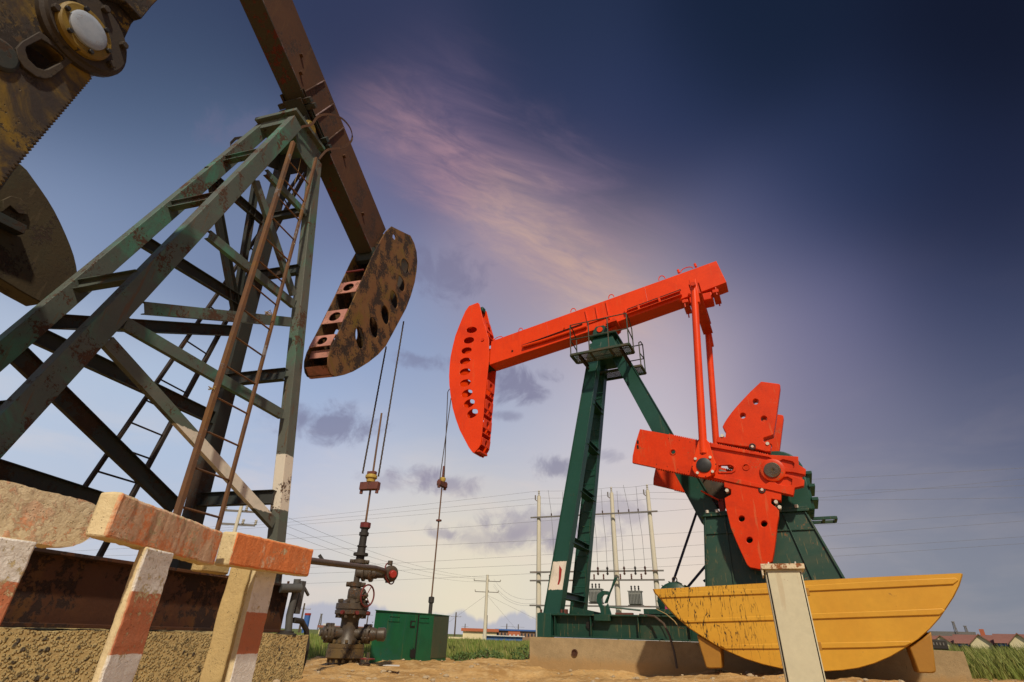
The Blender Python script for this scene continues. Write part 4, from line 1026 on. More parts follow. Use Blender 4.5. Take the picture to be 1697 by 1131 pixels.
# little ground valve
gv = onz(607.5, 1104, 0.0); gz = gh(gv.x, gv.y)
r = thing('ground_valve', V((gv.x, gv.y, gz)), 'tiny valve with flat red handwheel poking from the dirt right of the wellhead', 'valve')
MB().cyl(V((gv.x, gv.y, gz - .1)), V((gv.x, gv.y, gz + .22)), .025, 8).build('stem', 'iron', r)
MB().lathe(V((gv.x, gv.y, gz)), UP, [(0, .05), (.04, .07), (.07, .03)], 10).build('body', 'iron', r)
m = MB(); m.ring(V((gv.x, gv.y, gz + .12)), UP, .12, .012, 20, 6); m.bar(V((gv.x - .11, gv.y, gz + .12)), V((gv.x + .11, gv.y, gz + .12)), .02, .015); m.build('handwheel', 'valve_red', r)

# ================================================================== GREEN ENCLOSURE
bl = onz(611.6, 1094.8, 0); bm_ = onz(712, 1093, 0); brr = onz(739, 1091.3, 0)
zt_ = .55 + (.55) * (36 / 48.5) * 1.02
ge = thing('well_enclosure', V(((bl.x + bm_.x) / 2 - .4, (bl.y + bm_.y) / 2 + .3, 0)), 'green sheet-steel enclosure box around the far wellhead, rust hole at its foot', 'enclosure')
lat = V((-cos(radians(30)), sin(radians(30)), 0))
foot = [bl, bm_, brr, V((-2.3, 16.5, 0)), V((-3.18, 15.3, 0))]
foot = [V((p.x, p.y, -.1)) for p in foot]
m = MB().plate(foot, [], UP, zt_ + .1); bx = m.build('shell', 'box_green', ge, bevel=.01)
d1 = (bm_ - bl).normalized(); n1_ = V((d1.y, -d1.x, 0)); n1_ = n1_ if n1_.dot(CAM - bl) > 0 else -n1_
d2_ = (brr - bm_).normalized(); n2_ = V((d2_.y, -d2_.x, 0)); n2_ = n2_ if n2_.dot(CAM - bl) > 0 else -n2_
L12 = (bm_ - bl).length; L23 = (brr - bm_).length
def bp_(t, z, o=.004): p = bl + d1 * L12 * t + n1_ * o; return V((p.x, p.y, z))
def bq_(t, z, o=.004): p = bm_ + d2_ * L23 * t + n2_ * o; return V((p.x, p.y, z))
MB().plate([bq_(0.02, .02), bq_(.98, .02), bq_(.98, zt_ - .02), bq_(.02, zt_ - .02)], [], n2_, .006).build('side_panel', 'box_side', ge)
MB().bar(bp_(-.02, zt_, .02), bp_(1.0, zt_, .006), .02, .018).build('lid_rim', 'box_green', ge, bevel=.004)
MB().bar(bq_(0, zt_, .02), bq_(1.02, zt_, .006), .02, .018).build('lid_rim', 'box_green', ge, bevel=.004)
MB().bar(bp_(.72, .02, .01), bp_(.72, zt_ - .02, .01), .02, .03, up=n1_).build('door_seam', 'darkhole', ge)
for t_, z_ in ((.30, .82), (.82, .83)):
    m = MB(); a, b, c, d = bp_(t_ - .08, z_ - .05), bp_(t_ + .10, z_ - .05), bp_(t_ + .10, z_ + .05), bp_(t_ - .08, z_ + .05)
    for q, w in ((a, b), (b, c), (c, d), (d, a)): m.bar(q, w, .02, .02, up=n1_)
    m.build('hinge_strap', 'box_green', ge, bevel=.003)
m = MB(); a, b, c, d = bp_(.585, .66, .006), bp_(.67, .66, .006), bp_(.67, .80, .006), bp_(.585, .80, .006); m.plate([a, b, c, d], [], n1_, .01); m.build('lock_opening', 'darkhole', ge)
MB().plate([bp_(.60, .69, .018), bp_(.655, .69, .018), bp_(.66, .77, .018), bp_(.61, .77, .018)], [], n1_, .006).build('lock_plate', 'box_green', ge)
MB().plate([bp_(.635, .06, .006), bp_(.68, .02, .006), bp_(.725, .07, .006), bp_(.715, .18, .006), bp_(.69, .24, .006), bp_(.66, .20, .006), bp_(.635, .21, .006)], [], n1_, .008).build('rust_hole', 'darkhole', ge)

# ================================================================== PUMPJACK TWO (orange-red and green)
PH2 = radians(117)
u2 = V((sin(PH2), cos(PH2), 0)); v2 = V((-u2.y, u2.x, 0)); v2 = v2 if v2.y > 0 else -v2    # v2: away from the camera
def L2(s, c, z): p = W2 + u2 * s + v2 * c; return V((p.x, p.y, z))
def B(x, y, c):
    d = ray(x, y); P = W2 + v2 * c; t = v2.dot(P - CAM) / v2.dot(d); return CAM + d * t
def Bs(p): return (p - W2).dot(u2)
j2 = thing('pumpjack', L2(5.2, 0, .55), 'bright orange-red and green pumpjack with caged platform and clover-shaped counterweights', 'pumpjack')
# plinth
m = MB(); roughbox(m, 3.28, 10.75, -1.22, 1.22, -.25, .545, .12, .006, 9, L2)
tag(m.build('concrete_foundation', 'conc_base'), 'long low concrete plinth carrying the green base of the orange pumpjack', 'foundation')
# skid
for c_ in (-.95, .95):
    MB().sweep(L2(3.46, c_, .775), L2(10.4, c_, .775), I_prof(.30, .44, .03, .03), UP).build('base_beam', 'green_dusty', j2, bevel=.004)
e = MB(); e.box(L2(3.57, -1.03, .775), u2 * .16, v2 * .10, UP * .228); e.build('end_box', 'green', j2, bevel=.006)
for s_ in (3.55, 5.5, 7.4, 10.2): MB().bar(L2(s_, -.93, .77), L2(s_, .93, .77), .22, .40).build('cross_beam', 'green', j2, bevel=.004)
m = MB()
for s_ in (3.8, 4.6, 5.6, 6.6): m.box(L2(s_, -1.02, .775), u2 * .008, v2 * .06, UP * .19)
m.build('web_stiffeners', 'green_dusty', j2)
MB().cyl(L2(4.55, -.97, .80), L2(4.55, -.985 - .02, .80), .075, 20).build('web_hole', 'darkhole', j2)
# A-frame front legs: channels with flanges
def leg2(pt, pb, ct, cb, w0, w1, d, mat, ztop=None):
    a, b = B(*pt, ct), B(*pb, cb)
    fd = (b - a).normalized()
    m = MB(); pr = lambda w: [(-d / 2, -w / 2), (d / 2, -w / 2), (d / 2, -w / 2 + .02), (-d / 2 + .03, -w / 2 + .02), (-d / 2 + .03, w / 2 - .02), (d / 2, w / 2 - .02), (d / 2, w / 2), (-d / 2, w / 2)]
    return m, a, b, pr
def flanged(m, a, b, w0, w1, d, upv):
    I0 = [( -d/2, -w0/2), (d/2, -w0/2), (d/2, w0/2), (-d/2, w0/2)]
    m.bar(a, b, d, w0, up=upv, w1=d, h1=w1)
a, b = B(989, 572, -.28), B(917, 1019, -.86)
m = MB(); m.bar(a, b, .20, .30, up=u2, w1=.20, h1=.37); nl = m.build('leg', 'green_band', j2, bevel=.006); NL = (a, b)
m = MB()
for sg in (-1, 1):
    m.bar(a + u2 * sg * .15 - v2 * .0, b + u2 * sg * .185, .26, .018, up=u2)
m.build('leg_flange', 'green', nl, bevel=.003)
nf_ = lambda p: p - v2 * .106
MB().plate([nf_(B(x, y, -.80)) for x, y in ((930, 938), (934, 945), (932, 962), (928, 975), (924, 982), (929, 960))], [], -v2, .004).build('paint_mark', 'cap_red', nl)
a, b = B(1000, 575, .28), B(958, 1019, .86)
m = MB(); m.bar(a, b, .20, .28, up=u2, w1=.20, h1=.36); fl = m.build('leg', 'green', j2, bevel=.006); FL = (a, b)
m = MB()
for sg in (-1, 1): m.bar(a + u2 * sg * .14, b + u2 * sg * .18, .26, .018, up=u2)
m.build('leg_flange', 'green', fl, bevel=.003)
at = lambda pr, z: pr[0] + (pr[1] - pr[0]) * ((z - pr[0].z) / (pr[1].z - pr[0].z))
for z_ in (1.38, 2.55, 3.75, 4.95, 6.05):
    p, q = at(NL, z_), at(FL, z_)
    MB().sweep(p + u2 * .08, q + u2 * .08, I_prof(.22, .14, .012, .012), UP).build('leg_tie', 'green', j2, bevel=.003)
z_ = 1.3
while z_ < 6.9:   # climbing rungs on the far leg
    q = at(FL, z_); MB().cyl(q + u2 * .18 - v2 * .20, q - u2 * .12 - v2 * .22, .012, 6).build('climbing_rung', 'green', j2); z_ += .35
for (a, b) in (NL, FL):
    MB().box(V((b.x, b.y, 1.0)) + u2 * .02, u2 * .30, v2 * .16, UP * .018).build('foot_plate', 'green', j2, bevel=.004)
    m = MB()
    for i in (-1, 1):
        for k in (-1, 1): m.bolt(V((b.x, b.y, 1.01)) + u2 * i * .24 + v2 * k * .12, UP, .025, .07)
    m.build('foot_bolts', 'clamp_red', j2)
MB().plate([L2(4.02, -.7, 1.0), L2(4.95, -.7, 1.0), L2(4.02, -.7, 1.16)], [], v2, .05).build('wedge_plate', 'green_dusty', j2)
# rear leg
ra, rbm = B(1016, 572, 0), B(1180, 862, 0)
m = MB(); m.bar(ra, rbm, .30, .36, up=u2, w1=.30, h1=.44); rl = m.build('rear_leg', 'green', j2, bevel=.006)
m = MB()
for sg in (-1, 1):
    nn = (rbm - ra).normalized().cross(v2).normalized(); m.bar(ra + nn * sg * .18, rbm + nn * sg * .22, .36, .018, up=nn)
m.build('leg_flange', 'green', rl)
# top block and saddle
tb = [(980, 562), (975, 585), (972, 600), (1000, 601), (1018, 596), (1022, 572), (1014, 558)]
pz_ = B(985, 555, -.3).z
hs0, hs1 = Bs(B(979, 562, -.3)), Bs(B(1018, 560, -.3))
hsm = (hs0 + hs1) / 2 + .02
m = MB(); o = 0
zt2 = B(990, 560, -.3).z; zb2 = 7.35
vs = []
for z, hw_, hc2 in ((zb2, .48, .46), (zt2, .27, .33)):
    for a_, b_ in ((-1, -1), (1, -1), (1, 1), (-1, 1)): vs.append(L2(hsm + a_ * hw_, b_ * hc2, z))
m.add(vs, [(0, 3, 2, 1), (4, 5, 6, 7), (0, 1, 5, 4), (1, 2, 6, 5), (2, 3, 7, 6), (3, 0, 4, 7)]); m.build('post_head', 'green', j2, bevel=.01)
MB().box(L2(hsm, 0, zt2 + .03), u2 * .40, v2 * .42, UP * .03).build('cap_plate', 'green', j2, bevel=.005)
bz = B(995, 548, -.3).z; bss = Bs(B(995, 548, -.3))
m = MB()
for c_ in (-.34, .24):
    m.plate([L2(bss - .24, c_, zt2 + .06), L2(bss + .24, c_, zt2 + .06), L2(bss + .20, c_, bz + .02), L2(bss + .12, c_, bz + .13), L2(bss - .12, c_, bz + .13), L2(bss - .20, c_, bz + .02)], [], v2, .10)
m.build('bearing_block', 'green_dusty', j2, bevel=.01)
MB().cyl(L2(bss, -.37, bz), L2(bss, .36, bz), .085, 24).build('pivot_shaft', 'red', j2)
# walking beam
bt0, bt1 = B(815.5, 565, -.25), B(1187, 433, -.25); bb0_, bb1_ = B(811, 603, -.25), B(1204, 468, -.25)
outl = [B(x, y, -.25) for x, y in [(814, 566), (1187, 432.7), (1204, 468), (1172, 480.5), (1003, 541), (811, 605)]]
wb2 = MB().plate(outl, [], v2, .50).build('walking_beam', 'red', j2, bevel=.01)
b2d = (bt1 - bt0); b2d = (b2d - v2 * b2d.dot(v2)).normalized(); b2u = V((0, 0, 1)) - b2d * b2d.z; b2u.normalize()
for x0, y0, x1, y1 in ((970, 515, 975, 538), (987, 508, 991, 531), (1004, 500, 1010, 529)):
    MB().bar(B(x0, y0, -.27), B(x1, y1, -.27), .03, .045, up=v2).build('stiffener', 'red', wb2, bevel=.003)
MB().bar(B(974, 536, -.27), B(1012, 523, -.27), .05, .03, up=v2).build('stiffener', 'red', wb2, bevel=.003)
# protective trunking along the lower edge
MB().tube([B(866, 575, -.30), B(900, 565, -.30), B(940, 552, -.30), B(972, 541, -.30)], .045, 10).build('conduit_tube', 'red', wb2)
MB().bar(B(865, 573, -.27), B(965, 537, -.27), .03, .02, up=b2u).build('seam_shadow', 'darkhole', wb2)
MB().bar(B(1038, 516, -.29), B(1127, 483, -.29), .07, .02, up=b2u).build('slide_rail', 'red', wb2, bevel=.003)
MB().bar(B(1038, 522, -.29), B(1130, 489, -.29), .10, .02, up=b2u).build('slide_rail', 'red', wb2, bevel=.003)
for o_, k_ in ((512, .0), (519, .0)): MB().bar(B(1039, o_ + 1.5, -.262), B(1128, o_ - 31.5, -.262), .02, .03, up=b2u).build('rail_gap', 'darkhole', wb2)
for px, py in ((1059, 511), (1093, 498), (1037, 516)): MB().box(B(px, py, -.29), b2d * .03, v2 * .05, b2u * .07).build('rail_stop', 'red', wb2, bevel=.004)
MB().cyl(B(849, 582, -.25), B(849, 582, -.27), .03, 10).build('lug_hole', 'darkhole', wb2)
for px, py in ((935, 545), (1142, 488), (1128, 497)): MB().cyl(B(px, py, -.24), B(px, py, -.30), .03, 8).build('lug', 'red_worn', wb2)
for px0, py0, px1, py1 in ((905, 533, 911, 571), (1068, 476, 1076, 512)):
    MB().tube([B(px0, py0, -.252), B((px0 + px1) / 2, (py0 + py1) / 2, -.252), B(px1, py1, -.252)], .007, 5).build('weld_seam', 'red_worn', wb2)
# lifting eyes and tabs along the top
def topeye(px, py, w, h, n_=10):
    c = B(px, py, -.1); m = MB(); m.tube([c + b2d * (-w / 2 * cos(pi * k / n_)) + b2u * (h * sin(pi * k / n_) - .01) for k in range(n_ + 1)], .014, 6); m.build('lifting_eye', 'red', wb2)
for px, py, w, h in ((826, 561, .28, .06), (863, 548, .14, .10), (950, 516, .16, .11), (1013, 493, .16, .11), (1097, 463, .18, .13), (1138, 448, .34, .10)): topeye(px, py, w, h)
for px, py in ((1125, 452), (1153, 442)): MB().cyl(B(px, py, 0) - b2u * .02, B(px, py, 0) + b2u * .10, .035, 10).build('beam_stud', 'red', wb2)
# pivot bracket under the beam
MB().plate([B(984, 541, -.22), B(1024, 528, -.22), B(1022, 540, -.22), B(1007, 552, -.22), B(987, 552, -.22)], [], v2, .44).build('saddle', 'red', j2, bevel=.008)
for px, py in ((1012, 535), (1019, 531)): MB().box(B(px, py + 3, -.30), b2d * .05, v2 * .12, b2u * .07).build('saddle_clamp', 'red_worn', j2, bevel=.006)
MB().box(B(1017, 541, -.2), b2d * .16, v2 * .30, b2u * .035).build('saddle_clamp', 'red_worn', j2, bevel=.005)
# horse head two
hp2 = crop([(232,82),(242,90),(252,130),(268,200),(288,262),(302,310),(303,380),(300,460),(290,560),(275,690),(262,860),(256,930),(250,970),(238,990),(210,1022),(196,1014),(175,985),(120,880),(95,810),(75,740),(62,660),(55,600),(53,540),(56,480),(62,420),(75,360),(92,290),(115,230),(135,180),(155,135),(178,103)], 730, 480, 3.771)
HW = .27
np2 = [B(x, y, -HW) for x, y in hp2]
hl2 = [(194,253,33,19,-6),(177,318,33,19,-12),(162,382,33,19,-14),(153,447,34,19,-16),(152,515,34,20,-18),(154,585,35,21,-20),(165,650,36,22,-26),(179,712,37,23,-30),(199,775,38,24,-34)]
hls = [[B(x, y, -HW) for x, y in crop(ell(a, b, rx, ry, dg, 22), 730, 480, 3.771)] for a, b, rx, ry, dg in hl2]
hls.append([B(x, y, -HW) for x, y in crop(ell(263, 316, 9, 11, 0, 12), 730, 480, 3.771)])
h2 = MB().plate(np2, hls, v2, .03).build('horse_head', 'red', j2, bevel=.006)
MB().plate([p + v2 * 2 * HW for p in np2], [[p + v2 * 2 * HW for p in h] for h in hls], -v2, .03).build('side_plate', 'red', h2, bevel=.006)
def slab(pts, w, th, inn, name, mat, par):
    m = MB(); n_ = len(pts)
    for p in pts: m.v += [p, p + w, p + inn, p + inn + w]
    for k in range(n_ - 1):
        a_ = 4 * k; b_ = a_ + 4; m.f += [(a_, a_ + 1, b_ + 1, b_), (a_ + 2, b_ + 2, b_ + 3, a_ + 3), (a_, b_, b_ + 2, a_ + 2), (a_ + 1, a_ + 3, b_ + 3, b_ + 1)]
    m.f += [(0, 2, 3, 1), (4 * n_ - 4, 4 * n_ - 3, 4 * n_ - 1, 4 * n_ - 2)]
    return m.build(name, mat, par)
slab([p + v2 * .03 for p in np2[14:]], v2 * (2 * HW - .06), .02, u2 * .03, 'curved_face', 'red', h2)
MB().cyl(B(799.6, 563.8, -HW) - v2 * .02, B(799.6, 563.8, -HW) + v2 * .1, .05, 14).build('pin_boss', 'red_worn', h2)
bk2 = [B(x, y, -HW) + v2 * .03 for x, y in crop([(262,175),(285,255),(298,310),(300,460),(290,560),(284,620),(278,680),(272,740),(268,800),(263,860),(258,920),(250,968)], 730, 480, 3.771)]
def web2(p, q, hole=True):
    d = (q - p).normalized(); w = v2 * (2 * HW - .06); c = (p + q) / 2 + w / 2; nn = d.cross(v2).normalized(); r = min((q - p).length * .33, .17)
    MB().plate([p, q, q + w, p + w], [[c + d * r * 1.1 * cos(t * pi / 9) + v2 * r * .8 * sin(t * pi / 9) for t in range(18)]] if hole else [], nn, .02).build('web_plate', 'red', h2, bevel=.004)
for i in (0, 4, 6, 8, 10): web2(bk2[i], bk2[i + 1])
for i in (1, 5, 7, 9): MB().box(((bk2[i] + bk2[i + 1]) / 2) + v2 * (HW - .03) - u2 * .15, u2 * .15, v2 * (HW - .03), UP * .015).build('rib', 'red_worn', h2)
MB().box(np2[14] + v2 * HW + u2 * .04 + UP * .06, u2 * .12, v2 * (HW - .03), UP * .03).build('rope_clamp', 'red_worn', h2, bevel=.01)
MB().box(B(808, 609, 0), b2d * .16, v2 * .24, b2u * .05).build('head_bracket', 'green_dusty', h2, bevel=.005)
MB().box(B(799, 515, .1), u2 * .08, v2 * .1, UP * .08).build('latch', 'green', h2, bevel=.01)
# bridle
cb2 = B(732.8, 803, 0)
MB().tube([B(747.5, 660, -.14), cb2 + u2 * -.02 - v2 * .12 + UP * .1], .014, 6).build('wire_rope', 'rope', j2)
MB().tube([B(745, 645, .14), B(742, 650, .14), cb2 + v2 * .12 - u2 * .02 + UP * .1], .014, 6).build('wire_rope', 'rope', j2)
m = MB(); m.box(cb2, v2 * .20, u2 * .06, UP * .07); m.build('carrier_bar', 'clamp_red', j2, bevel=.01)
for c_ in (-.16, .16): MB().cyl(cb2 + v2 * c_ - UP * .13, cb2 + v2 * c_ + UP * .10, .045, 8).build('rope_socket', 'clamp_red', j2)
MB().lathe(cb2 + UP * .07, UP, [(0, .07), (.05, .09), (.11, .09), (.13, .06)], 12).build('rod_clamp', 'clamp_yellow', j2)
MB().cyl(cb2 + UP * .2, V((cb2.x, cb2.y, B(735, 773, 0).z)), .03, 8).build('rod_top', 'clamp_red', j2)
MB().cyl(V((cb2.x, cb2.y, 1.0)), cb2, .020, 8).build('polished_rod', 'rod', j2)
MB().lathe(V((cb2.x, cb2.y, B(726, 863, 0).z)), UP, [(-.03, .04), (-.02, .08), (.02, .08), (.03, .04)], 10).build('rod_coupling', 'clamp_red', j2)
MB().lathe(V((cb2.x, cb2.y, .7)), UP, [(0, .05), (B(713, 1000, 0).z - .7, .05), (B(713, 999, 0).z - .7, .075), (B(714, 990, 0).z - .7, .075), (B(714, 989, 0).z - .7, .04)], 10).build('stuffing_box', 'darkrubber', j2)
# platform with cage
zp = B(946.5, 588.4, -1.2).z
def frame_rect(m, s0, s1, c0, c1, z, t=.07):
    for a, b in (((s0, c0), (s1, c0)), ((s1, c0), (s1, c1)), ((s1, c1), (s0, c1)), ((s0, c1), (s0, c0))): m.bar(L2(a[0], a[1], z), L2(b[0], b[1], z), t, t)
def onp(x, y): d = ray(x, y); p = CAM + d * ((zp - CAMH) / d.z); return (Bs(p), (p - W2).dot(v2))
s0, c0 = onp(946, 589); s1, _ = onp(1042, 570); 
pf = MB(); frame_rect(pf, s0, s1, c0, c0 + .50, zp, .06)
for s_ in (s0 + .52, s0 + 1.05): pf.bar(L2(s_, c0, zp), L2(s_, c0 + .5, zp), .05, .05)
plt_ = pf.build('platform_frame', 'mesh', j2, bevel=.003)
fc0 = .12; fc1 = .66
fs0, fs1 = 4.86, 5.94
pf = MB(); frame_rect(pf, fs0 - .1, fs1, .12 + .02, .66, zp, .06); pf.bar(L2(5.4, .14, zp), L2(5.4, .66, zp), .05, .05); pf.build('platform_frame', 'mesh', j2, bevel=.003)
for s_ in (4.62, 5.72): MB().sweep(L2(s_, c0, zp - .06), L2(s_, .70, zp - .06), C_prof(.06, .12, .012), UP).build('platform_arm', 'ladder_dark', j2, bevel=.003)
def grate(s0, s1, c0, c1, z, step=.06):
    m = MB(); L = s1 - s0; Wd = c1 - c0; k = -Wd
    while k < L:
        a0, b0 = max(0, k), min(L, k + Wd)
        if b0 > a0:
            m.bar(L2(s0 + a0, c0 + (a0 - k), z), L2(s0 + b0, c0 + (b0 - k), z), .012, .012)
            m.bar(L2(s0 + a0, c1 - (a0 - k), z + .004), L2(s0 + b0, c1 - (b0 - k), z + .004), .012, .012)
        k += step
    m.build('grating', 'mesh', j2, smooth=False)
grate(s0, s1, c0, c0 + .5, zp + .03); grate(fs0 - .1, fs1, .14, .66, zp + .03)
def rails(s0, s1, c0, c1, h, posts, side_c):
    m = MB(); r_ = .016
    ztop = zp + h
    for s_ in posts: m.cyl(L2(s_, side_c, zp), L2(s_, side_c, ztop), r_, 6)
    for f in (1.0, .5):
        m.cyl(L2(s0, side_c, zp + h * f), L2(s1, side_c, zp + h * f), r_, 6)
    oc = c1 if side_c == c0 else c0
    for s_ in (s0, s1):
        m.cyl(L2(s_, oc, zp), L2(s_, oc, zp + h * .78), r_, 6)
        m.tube([L2(s_, side_c, ztop), L2(s_, side_c + (oc - side_c) * .5, ztop - .04 * h), L2(s_, oc, zp + h * .78)], r_, 6)
        m.cyl(L2(s_, side_c, zp + h * .5), L2(s_, oc, zp + h * .42), r_, 6)
    m.build('guard_rail', 'mesh', j2)
rails(s0, s1, c0, c0 + .5, .93, [s0, s0 + .52, s0 + 1.05, s1], c0)
rails(fs0 - .1, fs1, .14, .66, .93, [fs0 - .1, fs1], .66)
# crank assemblies: near and far
CA = [(190,350),(340,378),(505,412),(600,432),(860,485),(1015,493),(1017,538),(1055,560),(1052,590),(1036,596),(1036,612),(1047,618),(1045,650),(998,660),(990,700),(860,672),(700,640),(560,605),(420,580),(268,550),(150,525),(152,490),(165,430)]
ca = crop(CA, 1000, 600, 3.143)
cw_u = crop([(800,187),(880,197),(962,208),(976,214),(979,228),(972,280),(955,410),(938,540),(915,684),(822,715),(820,745),(858,768),(892,783),(886,842),(845,843),(690,800),(600,790),(380,755),(385,725),(390,703),(430,706),(465,708),(470,665),(455,640),(437,612),(455,575),(480,535),(520,480),(565,425),(620,365),(700,280)], 1120, 600, 5.654)
cw_l = crop([(412,195),(560,222),(740,258),(900,292),(897,362),(815,345),(810,385),(880,440),(878,490),(865,560),(850,700),(838,790),(822,880),(715,948),(630,930),(605,905),(560,810),(520,720),(470,600),(440,480),(425,420),(415,340),(470,310),(470,265),(412,245)], 1120, 760, 5.139)
holes_u = [(748,375,27),(628,507,27),(825,537,29),(928,708,18)]
holes_l = [(561,515,26),(752,558,27),(628,697,27)]
def circ3(fr, x, y, r, ox, oy, sc_, k=18):
    return [fr(px, py) for px, py in crop([(x + r * cos(2 * pi * i / k), y + r * .97 * sin(2 * pi * i / k)) for i in range(k)], ox, oy, sc_)]
NC = -1.10
def crank_set(shift, near):
    fr = lambda x, y: B(x, y, NC) + v2 * shift
    sgn = -1 if near else 1           # outward direction
    outw = v2 * sgn
    P_ = [fr(x, y) for x, y in ca]
    # toothed top and bottom edges
    def tth(i, j, up):
        p, q = P_[i], P_[j]; n_ = 46
        return teeth(p, q, n_, .028, up)
    up_ = (P_[0] - P_[20]).normalized()
    outer = [P_[0], P_[1]] + tth(1, 4, up_)[1:] + P_[5:15] + [P_[15]] + tth(15, 19, -up_)[1:] + P_[20:]
    w1 = [fr(x, y) for x, y in crop([(910,515),(930,508),(985,520),(998,530),(995,560),(975,562),(930,555),(910,535)], 1000, 600, 3.143)]
    w2 = [fr(x, y) for x, y in crop([(890,625),(935,600),(960,598),(985,612),(983,645),(960,655),(905,640)], 1000, 600, 3.143)]
    sl1 = [fr(x, y) for x, y in crop([(600,545),(612,537),(660,537),(676,545),(680,555),(672,568),(655,572),(600,570)], 1000, 600, 3.143)]
    hA = circ3(fr, 363, 469, 13, 1000, 600, 3.143); hB = circ3(fr, 743, 548, 16, 1000, 600, 3.143)
    c = MB().plate(outer, [sl1, hA, hB], -outw, .10).build('crank', 'red_worn', j2, bevel=.004)
    # raised rims along the edges and round the hub
    def rim(pts, w=.03, nm='crank_rim', holes_=()):
        MB().plate([fr(x, y) for x, y in crop(pts, 1000, 600, 3.143)], [[fr(x, y) for x, y in crop(h, 1000, 600, 3.143)] for h in holes_], outw, w).build(nm, 'red_worn', c, bevel=.006)
    rim([(555,445),(560,428),(860,487),(1013,496),(1015,538),(1052,560),(1050,590),(990,578),(925,573),(912,545),(905,530),(880,520),(875,505),(858,498)], .045, holes_=[[(915,520),(935,510),(985,522),(995,532),(992,556),(970,557),(925,548)]])
    rim([(570,585),(700,612),(835,645),(870,625),(890,610),(925,585),(965,590),(1035,613),(1046,618),(1044,648),(997,658),(989,698),(860,668),(700,636),(572,605)], .045, holes_=[[(892,628),(935,603),(960,601),(984,614),(981,643),(958,651),(905,638)]])
    hubc = fr(1280.8, 780.5)
    MB().lathe(hubc, outw, [(0, .235), (.06, .23), (.07, .21), (.075, .15)], 32).build('crank_hub', 'red_worn', c)
    MB().lathe(hubc + outw * .03, outw, [(0, .15), (.055, .15), (.06, .135), (.035, .13), (.035, .04), (.07, .04), (.07, .01)], 28).build('shaft_end', 'iron_ochre', c)
    rim([(600,533),(650,531),(680,536),(692,550),(688,570),(670,580),(600,580),(598,572),(655,572),(672,568),(680,555),(676,545),(660,537),(600,540)], .02)
    for x, y in ((363, 469), (743, 548)):
        ct_ = fr(*crop([(x, y)], 1000, 600, 3.143)[0]); MB().ring(ct_ + outw * .005, outw, .062, .012, 20, 6).build('hole_boss', 'red_worn', c)
    # pin
    if near:
        pp = fr(1169, 775.5)
        MB().lathe(pp + outw * .16, outw, [(0, .18), (.01, .19), (.03, .19), (.035, .17)], 28).build('pin_ring', 'black', c)
        MB().lathe(pp + outw * .18, outw, [(0, .155), (.04, .155), (.05, .14), (.055, .03)], 28).build('pin_cover', 'black', c)
        for k in range(4):
            t = pi / 4 + k * pi / 2; q = pp + (u2 * cos(t) + UP * sin(t)) * .215 + outw * .18; MB().bolt(q, outw, .030, .05, 8).build('pin_nut', 'nut', c)
        for k in range(4):
            t = k * pi / 2; q = pp + (u2 * cos(t) + UP * sin(t)) * .24 + outw * .19; MB().bolt(q, outw, .012, .015, 8).build('pin_hole', 'darkhole', c)
    # weights
    for nm, pts, hs_, ox, oy, s_ in (('u', cw_u, holes_u, 1120, 600, 5.654), ('l', cw_l, holes_l, 1120, 760, 5.139)):
        w = MB().plate([fr(x, y) + outw * .02 for x, y in pts], [[p + outw * .02 for p in circ3(fr, *h, ox, oy, s_)] for h in hs_[:3]], -outw, .26).build('counterweight', 'red_worn', j2, bevel=.012)
    for x, y in ((1247, 741), (1263, 812.5)) if near else ():
        q = fr(x, y); MB().ring(q + outw * .03, outw, .055, .014, 20, 6).build('bolt_boss', 'black', j2); MB().bolt(q + outw * .0, outw, .028, .05, 8).build('weight_bolt', 'nut', j2)
    for x, y in ((1197, 723), (1272, 736), (1205, 813.5), (1286, 832.5), (1292, 841)) if near else ():
        q = fr(x, y); MB().bolt(q - outw * .12, outw, .036, .16, 8).build('weight_bolt', 'nut', j2)
    # engraved scale marks along both racks
    m = MB()
    for k in range(12):
        t = k / 11; a = fr(1108 + 195 * t, 727 + 31 * t * 1.02); m.box(a + outw * .002, u2 * .004, outw * .003, UP * .012)
        a = fr(1088 + 195 * t, 770 + 42 * t); m.box(a + outw * .002, u2 * .004, outw * .003, UP * .012)
    if near: m.build('scale_marks', 'darkhole', c)
    for y_ in (733, 741):
        if near: MB().box(fr(1057, y_) + outw * .002, u2 * .02, outw * .004, UP * .04).build('mark_slot', 'darkhole', c)
    return c
crank_set(0, True); crank_set(2.2, False)
# pitman arms
def pit(shift, outw, top, lw):
    fr = lambda x, y: B(x, y, NC) + v2 * shift + outw * .10
    eye = [(1169 + 20 * cos(t) , 776 + 20 * sin(t)) for t in [radians(a) for a in range(-20, 201, 20)]]
    pts = [(x, y) for x, y in eye] + [(1152, 762), (1159, 738), (1163, 730), (1171, 730), (1177, 738), (1184, 762)]
    p = MB().plate([fr(x, y) for x, y in pts], [], outw, .10).build('pitman_arm', 'red', j2, bevel=.008)
    a = fr(1167, 742) + outw * .05
    MB().tube([a, a.lerp(top, .999)], lw, 16).build('pitman_tube', 'red', p)
    MB().tube([a - (top - a).normalized() * .18, a + (top - a).normalized() * .02], [lw * 1.05, lw * 1.05], 14).build('socket', 'red', p)
    return p
ez = B(1150, 478, -1.22).z
tN = B(1150, 476, -1.2); sE = Bs(tN)
tN2 = L2(sE, -1.2, tN.z); tF = L2(sE, 1.2, tN.z)
pit(0, -v2, tN, .085); pit(2.2, v2, tF, .085)
for tt, oo in ((tN, -1), (tF, 1)):
    MB().box(tt - UP * .15, u2 * .085, v2 * .06, UP * .36).build('pitman_fork', 'red', j2, bevel=.02)
    MB().cyl(tt + v2 * .16, tt - v2 * .16, .06, 12).build('fork_pin', 'red_worn', j2)
